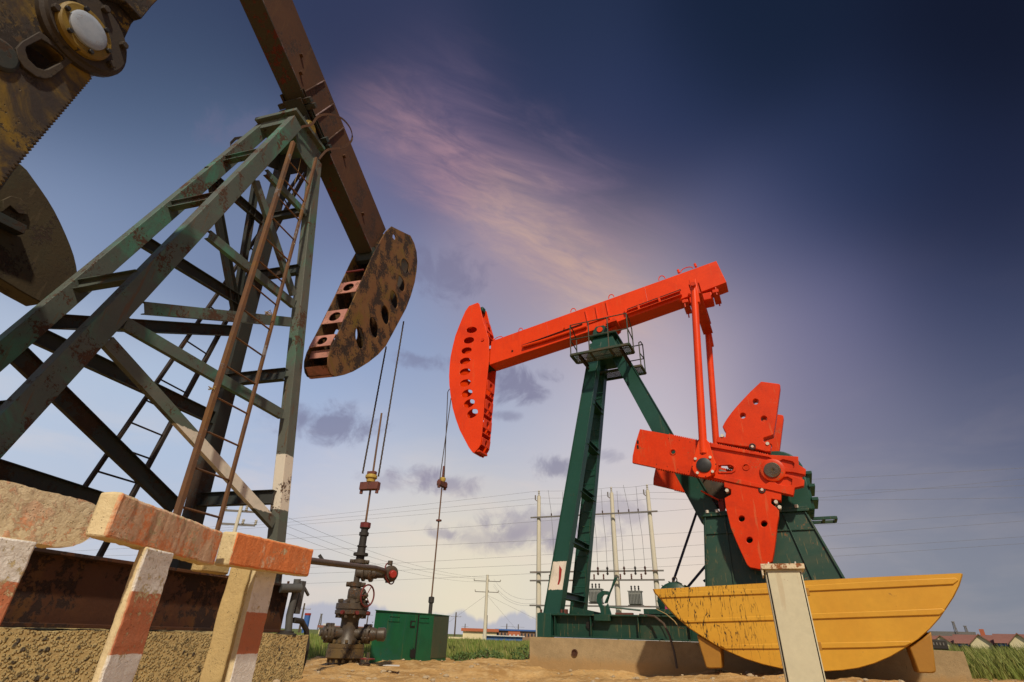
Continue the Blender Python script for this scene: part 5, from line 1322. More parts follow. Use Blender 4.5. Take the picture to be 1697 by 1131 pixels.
# equalizer
m = MB(); m.sweep(tN + v2 * .1 + UP * .02, tF - v2 * .1 + UP * .02, I_prof(.26, .34, .03, .20), UP); m.build('equalizer', 'red_worn', j2, bevel=.006)
ec = L2(sE, 0, tN.z)
bb = B(1172, 484, 0)
m = MB()
m.box(L2(sE + .05, 0, tN.z + .28), u2 * .30, v2 * .22, UP * .12); m.build('tail_bearing', 'red_worn', j2, bevel=.03)
for sx in (-.40, .40): MB().box(L2(sE + .05 + sx, 0, tN.z + .26 + (sx + .05) * .14), u2 * .08, v2 * .32, UP * .05).build('bearing_clamp', 'red_worn', j2, bevel=.01)
for sx in (-.42, .42):
    for c_ in (-.29, .29): MB().cyl(L2(sE + .05 + sx, c_, tN.z + .12 + sx * .2), L2(sE + .05 + sx, c_, tN.z + .36 + sx * .2), .018, 6).build('clamp_bolt', 'red_worn', j2)
# gearbox stand
gl, gr_ = Bs(B(1166, 858, -.6)), Bs(B(1336, 846, -.6)); glb, grb = Bs(B(1174, 985, -.75)), Bs(B(1388, 970, -.75))
zt3 = 2.9; m = MB(); vs = []
for z, a_, b_, c_ in ((.99, glb - .1, grb + .35, .80), (zt3, gl, gr_, .62)):
    for s_, k in ((a_, -1), (b_, -1), (b_, 1), (a_, 1)): vs.append(L2(s_, k * c_, z))
m.add(vs, [(0, 3, 2, 1), (4, 5, 6, 7), (0, 1, 5, 4), (1, 2, 6, 5), (2, 3, 7, 6), (3, 0, 4, 7)]); gs = m.build('gearbox_stand', 'green_dusty', j2, bevel=.006)
MB().box(L2((gl + gr_) / 2, 0, zt3 + .025), u2 * ((gr_ - gl) / 2 + .05), v2 * .68, UP * .025).build('stand_top', 'green_dusty', j2, bevel=.004)
MB().box(L2((gl + gr_) / 2, 0, zt3 + .075), u2 * ((gr_ - gl) / 2 + .03), v2 * .66, UP * .02).build('gearbox_foot', 'green_dusty', j2, bevel=.004)
lp = lambda f, z: L2(((gl + (gr_ - gl) * f) * (z - .99) + ((glb - .1) + (grb + .35 - glb + .1) * f) * (zt3 - z)) / (zt3 - .99), -(.80 + (.62 - .80) * (z - .99) / (zt3 - .99)) - .004, z)
for f in (.02, .22, .50, .78, .985): MB().bar(lp(f, 1.0), lp(f, zt3 - .01), .02, .07, up=v2).build('stand_rib', 'green_dusty', gs, bevel=.003)
for z_ in (2.55,): MB().bar(lp(0.02, z_), lp(.98, z_), .05, .02, up=UP).build('stand_rib', 'green_dusty', gs)
m = MB()
for f in (.05, .15, .72, .92): m.bolt(L2(gl + (gr_ - gl) * f, -.66, zt3 + .07), UP, .035, .06)
m.build('stand_bolts', 'nut', gs)
gbc = L2(8.55, 0, 3.6)
m = MB(); m.box(L2(8.62, 0, 3.35), u2 * .62, v2 * .52, UP * .42); m.build('gearbox', 'green', j2, bevel=.05)
m = MB(); m.cyl(L2(8.72, -.5, 3.72), L2(8.72, .5, 3.72), .50, 28); m.build('gearbox_case', 'green', j2, bevel=.02)
MB().cyl(L2(8.61, -1.2, 3.63), L2(8.61, 1.2, 3.63), .15, 20).build('crank_shaft', 'iron', j2)
for z_ in (3.15, 3.42, 3.68): MB().box(L2(9.28, -.1, z_), u2 * .06, v2 * .46, UP * .03).build('case_flange', 'green', j2, bevel=.004)
m = MB(); m.plate([B(x, y, -.5) for x, y in crop([(1105,150),(1135,160),(1150,240),(1130,245),(1140,325),(1118,300),(1105,240)], 1120, 760, 5.139)], [], v2, .03); m.build('oil_guard', 'green', j2)
# high speed pulley behind the crank with brake drum
pc2 = B(1185, 835, .9)
pcs = Bs(B(1192, 815, .5))
MB().lathe(L2(pcs, .35, B(1192, 812, .5).z), v2, [(0, .42), (.02, .46), (.05, .42), (.10, .46), (.13, .40)], 36).build('belt_pulley', 'iron', j2)
m = MB(); m.ring(L2(pcs, .30, B(1192, 812, .5).z), v2, .38, .03, 32, 8); m.build('brake_band', 'pipe', j2)
MB().bar(B(1162, 814, -.3), B(1192, 830, -.3), .03, .10, up=v2).build('brake_link', 'red', j2, bevel=.006)
MB().box(B(1197, 843, -.2), u2 * .06, v2 * .06, UP * .2).build('brake_link', 'cap_red', j2, bevel=.01)
# platform bracket on the right of the stand
m = MB(); q0_, q1_ = B(1346, 866, .2), B(1384, 858, .2)
zq = (q0_.z + q1_.z) / 2; sq0, sq1 = Bs(q0_), Bs(q1_)
def L2b(s, c): return L2(s, c, zq)
for a, b in (((sq0, .0), (sq1, .0)), ((sq1, .0), (sq1, .45)), ((sq0, .45), (sq1, .45)), (((sq0 + sq1) / 2, 0), ((sq0 + sq1) / 2, .45))): m.bar(L2b(*a), L2b(*b), .05, .06)
m.build('step_bracket', 'green_dusty', j2, bevel=.003)
# V-belts down to the motor
mp = B(1110, 985, .5)
for p, q in (((1157, 842), (1113, 972)), ((1172, 935), (1140, 973)), ((1176, 957), (1166, 964))):
    MB().bar(B(*p, .42), B(*q, .42), .05, .035, up=v2).build('drive_belt', 'belt', j2)
ms, mz_ = Bs(B(1112, 1000, -.1)), B(1112, 998, -.1).z
MB().lathe(L2(ms + .15, -.55, mz_), v2, [(0, .12), (.02, .30), (.06, .35), (.10, .36), (.80, .36), (.84, .32), (.90, .15)], 28).build('motor', 'green_dusty', j2)
m = MB()
for k in range(14):
    t = 2 * pi * k / 14; m.box(L2(ms + .15, -.15, mz_) + (u2 * cos(t) + UP * sin(t)) * .37, v2 * .30, (u2 * cos(t) + UP * sin(t)) * .02, (u2 * -sin(t) + UP * cos(t)) * .006)
m.build('motor_fins', 'green_dusty', j2)
MB().ring(L2(ms + .15, -.2, mz_ + .43), v2, .05, .012, 14, 6).build('lifting_eye', 'iron', j2)
MB().box(L2(ms + .1, -.1, 1.08), u2 * .6, v2 * .45, UP * .05).build('motor_base', 'green_dusty', j2, bevel=.006)
MB().box(B(1035, 1020, -.9), u2 * .18, v2 * .06, UP * .045).build('slide_rail', 'clamp_red', j2, bevel=.004)
MB().box(B(1106, 1008, -.5), u2 * .05, v2 * .04, UP * .08).build('terminal_box', 'cloth', j2, bevel=.02)
MB().cyl(L2(ms + .15, .45, mz_), L2(ms + .15, .62, mz_), .18, 24).build('motor_pulley', 'iron', j2)
# brake lever with quadrant
bl_ = [(994, 1009), (988, 995), (990, 985), (998, 979), (1008, 980), (1009, 986), (1001, 986), (996, 992), (998, 1002), (1003, 1006), (1007, 1000), (1013, 1019), (996, 1021)]
MB().plate([B(x, y, -.98) for x, y in bl_], [], v2, .05).build('brake_quadrant', 'green', j2, bevel=.006)
MB().bar(B(1003, 1000, -.98), B(1022, 957, -.98), .03, .05, up=v2).build('brake_lever', 'green', j2, bevel=.004)
MB().bar(B(1006, 1000, -.94), B(1019, 957, -.90), .02, .04, up=v2).build('brake_lever', 'green', j2, bevel=.004)
MB().cyl(B(1008, 1006, -.95), B(1062, 1012, -.8), .018, 8).build('brake_rod', 'green', j2)
MB().box(B(1000, 1024, -1.02), u2 * .17, v2 * .10, UP * .06).build('lever_base', 'green_dusty', j2, bevel=.004)
for px in (915, 938): MB().box(B(px, 1016, -.9) + UP * .02, u2 * .03, v2 * .05, UP * .05).build('foot_lug', 'clamp_red', j2)

# ================================================================== CRANK GUARD (yellow)
GV = -2.35
zg_off = 0
go = [B(x, y, GV) for x, y in crop([(105,300),(300,290),(570,275),(765,263),(900,256),(1100,246),(1300,237),(1425,231),(1438,234),(1438,242),(1425,285),(1400,335),(1372,378),(1340,425),(1300,470),(1250,515),(1190,555),(1130,590),(1060,620),(990,640),(920,650),(850,654),(760,653),(660,643),(580,625),(500,600),(430,570),(380,545),(320,508),(260,468),(210,425),(165,378),(130,335),(112,318)], 1040, 860, 2.583)]
gctr = sum(go, V((0, 0, 0))) / len(go)
gd = thing('crank_guard', V((gctr.x, gctr.y, .17)), 'golden yellow half-moon crank guard with raised ribs and black paint cracks on its left', 'guard')
def guard_mat():
    return M['yellow']
GT = .50
# bevelled shell: front face slightly inset
m = MB(); n_ = len(go)
inn = [gctr + (p - gctr) * .985 for p in go]
ft = [p for p in inn]; mid_ = [p + v2 * .05 for p in go]; bk_ = [p + v2 * GT for p in go]
m.v = ft + mid_ + bk_
for i in range(n_):
    j = (i + 1) % n_; m.f += [(i, j, n_ + j, n_ + i), (n_ + i, n_ + j, 2 * n_ + j, 2 * n_ + i)]
tri = tessellate_polygon([[V(((p - gctr).dot(u2), p.z, 0)) for p in ft]])
m.f += [tuple(t) for t in tri] + [tuple(2 * n_ + i for i in reversed(t)) for t in tri]
# crackle on the left part
def crackle():
    mt = M['yellow'].copy(); mt.name = 'golden yellow moulding with black cracks'; nt = mt.node_tree; n = N(nt)
    p = [q for q in nt.nodes if q.type == 'BSDF_PRINCIPLED'][0]; src = p.inputs['Base Color'].links[0].from_socket
    O = n.node('ShaderNodeTexCoord').outputs['Object']
    along = n.vm('DOT_PRODUCT', O, tuple(u2)); z = n.node('ShaderNodeSeparateXYZ'); n.link(O, z.inputs[0])
    cv = n.node('ShaderNodeCombineXYZ'); n.setin(cv.inputs[0], n.m('MULTIPLY', along, 20)); n.setin(cv.inputs[2], n.m('MULTIPLY', z.outputs[2], 3.2))
    w = n.noise(cv.outputs[0], 1.0, 3, .5, .25)
    w2 = n.noise(cv.outputs[0], .9, 3, .5, .15)
    ln = n.m('SUBTRACT', 1.0, n.ss(n.m('ABSOLUTE', n.m('SUBTRACT', w, .5)), .008, .026))
    sel = n.m('MULTIPLY', n.ss(w2, .47, .50), n.m('SUBTRACT', 1.0, n.ss(n.m('ADD', along, n.m('MULTIPLY', w2, .6)), -.9, -.1)))
    k = n.m('MULTIPLY', ln, sel)
    nt.links.new(n.mix(k, src, (.012, .009, .008)), p.inputs['Base Color'])
    return mt
M['yellow_crack'] = crackle()
sh = m.build('shell', 'yellow_crack', gd, angle=30)
def grib(pts, th=.04):
    MB().plate([B(x, y, GV) for x, y in crop(pts, 1040, 860, 2.583)], [], -v2, th).build('rib', 'yellow_crack', gd, bevel=.02)
grib([(122,320),(600,298),(770,285),(1100,265),(1400,252),(1418,262),(1395,281),(1100,296),(770,311),(600,322),(140,340)], .022)
grib([(232,432),(600,415),(800,405),(1100,394),(1345,383),(1360,392),(1335,412),(1100,420),(800,430),(600,436),(246,446)], .022)
grib([(395,541),(600,535),(840,530),(1050,526),(1205,522),(1215,530),(1190,545),(1050,552),(840,556),(600,556),(415,556)], .022)
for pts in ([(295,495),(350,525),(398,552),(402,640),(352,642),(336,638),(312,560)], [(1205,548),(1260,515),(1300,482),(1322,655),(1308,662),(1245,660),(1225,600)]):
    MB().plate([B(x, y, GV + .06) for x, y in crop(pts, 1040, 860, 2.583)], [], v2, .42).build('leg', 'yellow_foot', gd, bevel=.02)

# ================================================================== CREAM CABINET (right foreground)
tl, tr = onz(1262, 939, 1.15), onz(1331, 938, 1.15)
cdir = V((tr.x - tl.x, tr.y - tl.y, 0)).normalized(); wcb = (tr - tl).length
tocam = -V((tl.x, tl.y, 0)).normalized(); cn = V((-cdir.y, cdir.x, 0)); cn = cn if cn.dot(tocam) > 0 else -cn
cc = (tl + tr) / 2
cabm = V((cc.x, cc.y, 0)) - cn * .12
cb_ = thing('control_cabinet', V((cabm.x, cabm.y, gh(cabm.x, cabm.y))), 'narrow cream metal cabinet with rusty lid standing in front of the yellow guard', 'cabinet')
bl2, br2 = A, A
MB().box(V((cabm.x, cabm.y, .43)), cdir * (wcb * .44), cn * .12, UP * .70).build('case', 'cream', cb_, bevel=.006)
MB().box(V((cabm.x, cabm.y, .46)) + cn * .125, cdir * (wcb * .385), cn * .007, UP * .645).build('door', 'cream', cb_, bevel=.004)
MB().box(V((cabm.x, cabm.y, 1.145)), cdir * (wcb * .52), cn * .16, UP * .022).build('lid', 'cream_lid', cb_, bevel=.004)
MB().box(V((cabm.x, cabm.y, 1.115)) - cdir * wcb * .50, cdir * .006, cn * .15, UP * .04).build('lid_lip', 'cream_lid', cb_)
for o_ in (-.30, .36): MB().ring(V((cabm.x, cabm.y, 1.18)) + cdir * wcb * o_, cdir + cn * .3, .016, .004, 14, 6).build('lifting_eye', 'nut', cb_)
for sg in (-1, 1): MB().box(V((cabm.x, cabm.y, .46)) + cn * .1215 + cdir * sg * wcb * .40, cdir * .004, cn * .003, UP * .64).build('door_gap', 'darkhole', cb_)
for z_ in (.95, .55): MB().box(V((cabm.x, cabm.y, z_)) + cn * .06 + cdir * (wcb * .45 + .01), cdir * .012, cn * .02, UP * .03).build('hinge', 'yellow_foot', cb_, bevel=.003)

# ================================================================== POWER LINES
def insulator(m, p, h=.22, r=.05):
    m.lathe(p, UP, [(0, r * .5), (h * .2, r), (h * .3, r * .5), (h * .5, r), (h * .6, r * .5), (h * .8, r), (h, r * .4)], 8)
# substation row: three front poles and one behind
PD = [(888.3, 1056, 894.4, 822.4), (1019.8, 1022, 1014.3, 817), (1085.8, 976, 1074.5, 813)]
PD = [(atdist(893.0, 858.5, 42.3), 894.4), (atdist(1015.5, 852.5, 40.9), 1014), (atdist(1076.5, 850, 40.2), 1074)]
pz = []
polesp = []
for i, (p, _) in enumerate(PD):
    d = ray([894.4, 1014.3, 1074.5][i], [822.4, 817, 813][i]); hd_ = sqrt(p.x ** 2 + p.y ** 2)
    ztop = CAMH + d.z / sqrt(d.x ** 2 + d.y ** 2) * hd_
    polesp.append(V((p.x, p.y, ztop)))
back_ = V((polesp[0].x + 6.4, polesp[0].y + 3.4, polesp[0].z - .5))
lbls = ['tall pale concrete pole at the left end of the transformer row behind the green leg', 'tall pale concrete pole in the middle of the transformer row', 'tall pale concrete pole at the right end of the transformer row, left of the motor']
for i, p in enumerate(polesp):
    r = thing('utility_pole', V((p.x, p.y, 0)), lbls[i], 'utility pole', 'poles of the transformer row')
    MB().cyl(V((p.x, p.y, -.3)), p, .20, 14, r1=.14).build('pole_shaft', 'pole', r)
    m = MB(); insulator(m, p, .45, .09); m.build('insulator', 'insul_w', r)
    m = MB(); m.bar(p - UP * .5, p - UP * .3 - V((.28, 0, 0)), .05, .05); m.cyl(p - UP * .3 - V((.28, 0, 0)), p + UP * .05 - V((.28, 0, 0)), .05, 8); m.build('bracket', 'pole_steel', r)
r = thing('utility_pole', V((back_.x, back_.y, 0)), 'pale pole standing behind the transformer row, seen between the green legs', 'utility pole', 'poles of the transformer row')
MB().cyl(V((back_.x, back_.y, -.3)), back_, .19, 12, r1=.14).build('pole_shaft', 'pole', r)
rowd = (polesp[2] - polesp[0]); rowd.z = 0; rowL = rowd.length; rowd.normalize()
rown = V((rowd.y, -rowd.x, 0)); rown = rown if rown.y < 0 else -rown
fr_ = thing('crossbar_frame', V((polesp[1].x, polesp[1].y, 0)), 'steel crossbars with hanging droppers and insulators strung across the transformer row', 'crossbar frame')
def rowp(t, z): p = V((polesp[0].x, polesp[0].y, 0)) + rowd * t; p.z = z; return p + rown * .22
def zrow(y, x, dist): return atdist(x, y, dist).z
for (ya, k) in ((858.5, 0), (949, 1), (963, 2), (1004, 3)):
    z_ = zrow(ya, 891, 42.3)
    MB().bar(rowp(-.6, z_), rowp(rowL + .6, z_), .09, .10).build('crossbar', 'pole_steel', fr_)
zc1 = zrow(858.5, 891, 42.3); zc2 = zrow(949, 891, 42.3); zc3 = zrow(963, 891, 42.3); zc4 = zrow(1004, 891, 42.3)
ztopw = polesp[0].z + .35
drops = [.13, .24, .36, .52, .60, .74, .83, .91]
for k, f in enumerate(drops):
    m = MB(); insulator(m, rowp(rowL * f, zc1 + .05), .2, .06); m.build('pin_insulator', 'insul', fr_)
    a = rowp(rowL * (f - .03 if k % 3 == 0 else f), ztopw - .2 * (k % 3)); b = rowp(rowL * f, zc1 + .25); c = rowp(rowL * (f + .015), zc2 + .2)
    MB().tube([a, b, b.lerp(c, .5) + rowd * .06, c], .014, 5).build('dropper', 'wire', fr_)
    m = MB(); insulator(m, c - UP * .45, .55, .09); m.build('arrester', 'insul' if k % 2 else 'darkrubber', fr_)
    m = MB(); insulator(m, rowp(rowL * (f - .02), zc3 + .05), .35, .07); m.build('post_insulator', 'clamp_red', fr_)
for px, py, lab in ((988, 988, 'ribbed grey transformer hanging nearer the green legs'), (1053.5, 992, 'ribbed grey transformer nearer the motor and yellow guard')):
    c = atdist(px, py, 41.0); t = thing('transformer', V((c.x, c.y, zc4 + .05)), lab, 'transformer', 'transformers on the pole row')
    MB().box(V((c.x, c.y, c.z)), rowd * .42, rown * .30, UP * .40).build('tank', 'trafo', t, bevel=.03)
    m = MB()
    for k in range(9): m.box(V((c.x, c.y, c.z)) + rowd * (-.40 + k * .1) + rown * .36, rowd * .012, rown * .07, UP * .36)
    m.build('cooling_fins', 'trafo', t)
    MB().box(V((c.x, c.y, c.z + .43)), rowd * .48, rown * .36, UP * .03).build('tank_lid', 'trafo', t, bevel=.01)
    for k in (-.25, 0, .25):
        m = MB(); insulator(m, V((c.x, c.y, c.z + .45)) + rowd * k, .35, .07); m.build('bushing', 'darkrubber', t)
    m = MB(); m.bar(V((c.x, c.y, c.z - .45)) - rowd * .5, V((c.x, c.y, c.z - .45)) + rowd * .5, .5, .08); m.build('support_shelf', 'pole_steel', t)
# small distribution poles
def smallpole(px, ptop, pbot, dist, label, arms, group='distant power poles', rad=.13, mat='pole'):
    b = atdist(px[0], ptop, dist); p = V((b.x, b.y, b.z)); r = thing('utility_pole', V((p.x, p.y, 0)), label, 'utility pole', group)
    MB().cyl(V((p.x, p.y, -.3)), p, rad, 10, r1=rad * .7).build('pole_shaft', mat, r)
    ends = []
    for (dz, w, ins) in arms:
        a, c = V((p.x - w / 2, p.y, p.z - dz)), V((p.x + w / 2, p.y + .2, p.z - dz))
        MB().bar(a, c, .07, .08).build('crossarm', 'pole_steel', r)
        if ins:
            m = MB()
            for q in (a, c, (a + c) / 2 + V((.2, 0, 0))): insulator(m, q + UP * .02, .22, .07)
            m.build('insulator', 'insul_w', r); ends += [a, c]
    return r, p, ends
_, pA, eA = smallpole((808, 0), 953, 1060, 70, 'pale concrete power pole standing alone left of the transformer row', [(.7, 3.2, True), (1.9, 2.8, True)], rad=.22)
_, pB, eB = smallpole((402, 0), 833, 0, 26, 'pale power pole with two crossarms behind the rusty ladder and tower leg', [(.35, 1.3, True), (.9, 1.4, True), (1.4, 1.0, False)], rad=.10)
smallpole((505, 0), 1000, 0, 120, 'thin far power pole right above the grey riser', [(1.0, 2.6, True)], rad=.2, mat='trunk')
smallpole((586, 0), 1008, 0, 190, 'thin far power pole seen behind the wellhead stem', [(1.2, 3.0, False)], rad=.22, mat='trunk')
smallpole((611, 0), 1013, 0, 170, 'thin far power pole between the wellhead and the green enclosure', [(1.0, 2.6, False)], rad=.2, mat='trunk')
smallpole((756, 0), 1015, 0, 150, 'thin far power pole right beside the green enclosure', [(1.0, 2.6, True)], rad=.2, mat='trunk')
smallpole((771, 0), 1034, 0, 230, 'tiny far power pole above the long factory roof left end', [(1.0, 2.6, False)], rad=.2, mat='trunk')
smallpole((859, 0), 1035, 0, 240, 'tiny far power pole above the factory roof right end', [(1.0, 5, False), (2.5, 5, False)], rad=.25, mat='trunk')
smallpole((840, 0), 1034, 0, 240, 'tiny far H-frame pole above the middle of the factory roof', [(1.0, 5, False)], rad=.25, mat='trunk')
smallpole((807.5, 0), 1020, 0, 200, 'thin dark far pole just right of the lone pale power pole', [(4.0, 1, False)], rad=.2, mat='trunk')
# lattice masts
for px, py, dist, lab in ((533, 1018, 420, 'small lattice mast far beyond the blue tower'), (1579, 1031, 420, 'leaning-looking lattice mast above the red roofs, the left one of two'), (1599, 1038, 470, 'lattice mast above the red roofs, the right one of two')):
    p = atdist(px, py, dist); r = thing('lattice_mast', V((p.x, p.y, 0)), lab, 'mast')
    m = MB(); w = dist * .0022
    for a_, b_ in ((-1, -1), (1, -1), (1, 1), (-1, 1)): m.bar(V((p.x + a_ * w, p.y + b_ * w, 0)), V((p.x + a_ * w * .3, p.y + b_ * w * .3, p.z)), w * .3, w * .3)
    k = 0; z_ = 0
    while z_ < p.z * .95:
        f = 1 - .7 * z_ / p.z; f2 = 1 - .7 * min(1, (z_ + p.z * .12) / p.z)
        m.bar(V((p.x - w * f, p.y - w * f, z_)), V((p.x + w * f2, p.y - w * f2, min(p.z, z_ + p.z * .12))), w * .15, w * .15)
        m.bar(V((p.x + w * f, p.y - w * f, z_)), V((p.x - w * f2, p.y - w * f2, min(p.z, z_ + p.z * .12))), w * .15, w * .15); z_ += p.z * .12
    m.build('mast_frame', 'pole_steel', r)
    MB().bar(V((p.x - w * .9, p.y, p.z)), V((p.x + w * .9, p.y, p.z)), w * .4, w * .5).build('mast_head', 'pole_steel', r)
# wires
wires = []
def wire(p, q, sag, label, r=.009, n_=20, group='overhead wires'):
    pts = [p.lerp(q, i / n_) - UP * sag * 4 * (i / n_) * (1 - i / n_) for i in range(n_ + 1)]
    tag(MB().tube(pts, r, 4).build('power_cable', 'wire'), label, 'cable', group)
wl = [((-250, 905, 44), (893, 815, 42), 'uppermost'), ((-250, 925, 44), (893, 822, 42), 'second'), ((-250, 945, 44), (893, 836, 42), 'third')]
tops = polesp
for k, (dy, nm) in enumerate(((0, 'uppermost'), (-.55, 'second highest'), (-1.0, 'third highest'))):
    q = tops[0] + UP * (.40 + dy)
    a = atdist(430, 857 + k * 4.5, 52)
    a0 = q + (a - q) * 3.0
    wire(a0, q, .5, f'{nm} wire running left from the transformer row, behind the far red head')
    wire(q, tops[1] + UP * (.40 + dy), .10, f'{nm} wire between the left and middle poles of the transformer row')
    wire(tops[1] + UP * (.40 + dy), tops[2] + UP * (.40 + dy), .08, f'{nm} wire between the middle and right poles of the transformer row')
    b = atdist(1697, (712, 775, 790)[k] + (60 if k == 0 else 20), 42)
    wire(tops[2] + UP * (.40 + dy), tops[2] + (b - tops[2]) * 1.6, .3, f'{nm} wire leaving the transformer row to the right above the guard')
# second line crossing behind everything
zz = [((300, 886, 62), (1697, 779), 0), ((300, 905, 62), (1697, 812), 0), ((300, 930, 62), (1697, 850), 0), ((300, 939, 62), (1697, 875), 0), ((300, 962, 62), (1697, 890), 0)]
for k, (ya, yb, nm) in enumerate(((893, 781, 'first'), (907, 835, 'second'), (938, 850, 'third'), (945, 876, 'fourth'), (962, 887, 'lowest'))):
    a = atdist(300, ya, 60); b = atdist(1697, yb, 52)
    d = b - a; wire(a - d * .35, b + d * .3, .9, f'{nm} of the long background wires counted from the top, crossing behind both pumpjacks', .011, 30)
for k, (x0, y0, x1, y1) in enumerate(((470, 855, 806, 958), (470, 870, 804, 960), (470, 882, 803, 965))):
    a = atdist(x0, y0, 40); wire(a, V((pA.x, pA.y, atdist(x1, y1, 70).z)), .8, ('highest', 'middle', 'lowest')[k] + ' wire slanting down to the lone pale pole behind the wellhead', .009)
for k, (y0, y1) in enumerate(((960, 993), (968, 1000), (972, 1003))):
    wire(V((pA.x + .8, pA.y, atdist(818, y0, 70).z)), V((polesp[0].x - .2, polesp[0].y, atdist(886, y1, 42.3).z)), .7, ('highest', 'middle', 'lowest')[k] + ' wire sagging from the lone pale pole to the transformer row', .009)
for k, (dx, s_) in enumerate(((-7, 'left'), (5, 'middle'), (12, 'right'))):
    q = V((pA.x + dx, pA.y + 2, 0)); tag(MB().tube([pA - UP * 2.2, q], .014, 4).build('guy_wire', 'wire'), f'{s_} guy wire of the lone pale power pole', 'guy wire', 'guy wires')

# ================================================================== FAR BUILDINGS
def hbox(m, x0, x1, y0, y1, dist, depth=8, z0=None):
    a, b = atdist(x0, y1, dist), atdist(x1, y1, dist); zt = atdist((x0 + x1) / 2, y0, dist).z; zb = -.5 if z0 is None else atdist((x0 + x1) / 2, z0, dist).z
    d = (b - a); d.z = 0; L = d.length; d.normalize(); nn = V((-d.y, d.x, 0)); nn = nn if nn.y > 0 else -nn
    c = V(((a.x + b.x) / 2, (a.y + b.y) / 2, (zt + zb) / 2)) + nn * depth / 2
    m.box(c, d * L / 2, nn * depth / 2, UP * (zt - zb) / 2); return c, d, L, nn, zt, zb
def shed(name, x0, x1, y0, dist, mat, label, cat='building', roof=None, rooft=0, wins=0, winmat='bld_blue', z0=None, wy=(.35, .65)):
    m = MB(); c, d, L, nn, zt, zb = hbox(m, x0, x1, y0, y0 + 5, dist, 10 if dist > 150 else 4, z0); dp = (10 if dist > 150 else 4) / 2
    r = thing(name, V((c.x, c.y, 0)), label, cat, 'far buildings'); m.build('wall', mat, r)
    if roof:
        m = MB(); h = rooft * dist / 900.0; m.box(V((c.x, c.y, zt + h / 2)), d * (L / 2 + .3), nn * (dp + .3), UP * h / 2); m.build('roof', roof, r)
    for k in range(wins):
        q = c + d * (L * ((k + .5) / wins - .5)) - nn * (dp + .02); q.z = max(zb, 0) + (zt - max(zb, 0)) * (wy[0] + wy[1]) / 2
        m = MB(); m.box(q, d * L / wins * .22, nn * .06, UP * (zt - max(zb, 0)) * (wy[1] - wy[0]) / 2); m.build('window', winmat, r)
    return r
shed('factory_building', 767, 823, 1047, 92, 'bld_yellow', 'far low factory hall with long orange-red roof, left part', roof='bld_or', rooft=4)
shed('factory_building', 823, 890, 1046, 94, 'brick', 'far tan brick building with blue roof strip and windows', roof='bld_blue', rooft=2, wins=12, winmat='glass', wy=(.45, .75))
shed('factory_building', 802, 866, 1055, 84, 'bld_blue', 'low blue and white sheds before the far factory', roof='bld_white', rooft=1.2)
shed('factory_building', 842, 862, 1047, 91, 'bld_or', 'short red kiosk in front of the far brick building', wins=3, winmat='bld_white')
shed('factory_building', 743, 768, 1056, 88, 'bld_yellow', 'pale yellow low wall beside the green enclosure', cat='building')
shed('warehouse', 528, 600, 1041.5, 95, 'bld_yellow', 'long low warehouse with red roof behind the wellhead', roof='roof_red', rooft=3, wins=5)
shed('warehouse', 535, 556, 1034, 130, 'bld_white', 'small white block above the far red warehouse roof', wins=4)
shed('warehouse', 548, 560, 1043, 85, 'bld_blue', 'small blue shed just left of the wellhead spool')
# blue tower
p = atdist(510, 1020, 100)
r = thing('storage_tower', V((p.x, p.y, 0)), 'slim blue cylindrical tower with red top far behind the hose', 'tower')
MB().cyl(V((p.x, p.y, 0)), p, .46, 20).build('tower_shell', 'bld_blue', r)
MB().cyl(p, p + UP * .3, .49, 20).build('tower_cap', 'cap_red', r)
MB().bar(p + V((.4, -.3, -3)), p + V((.4, -.3, 0)), .05, .05).build('tower_ladder', 'bld_white', r)
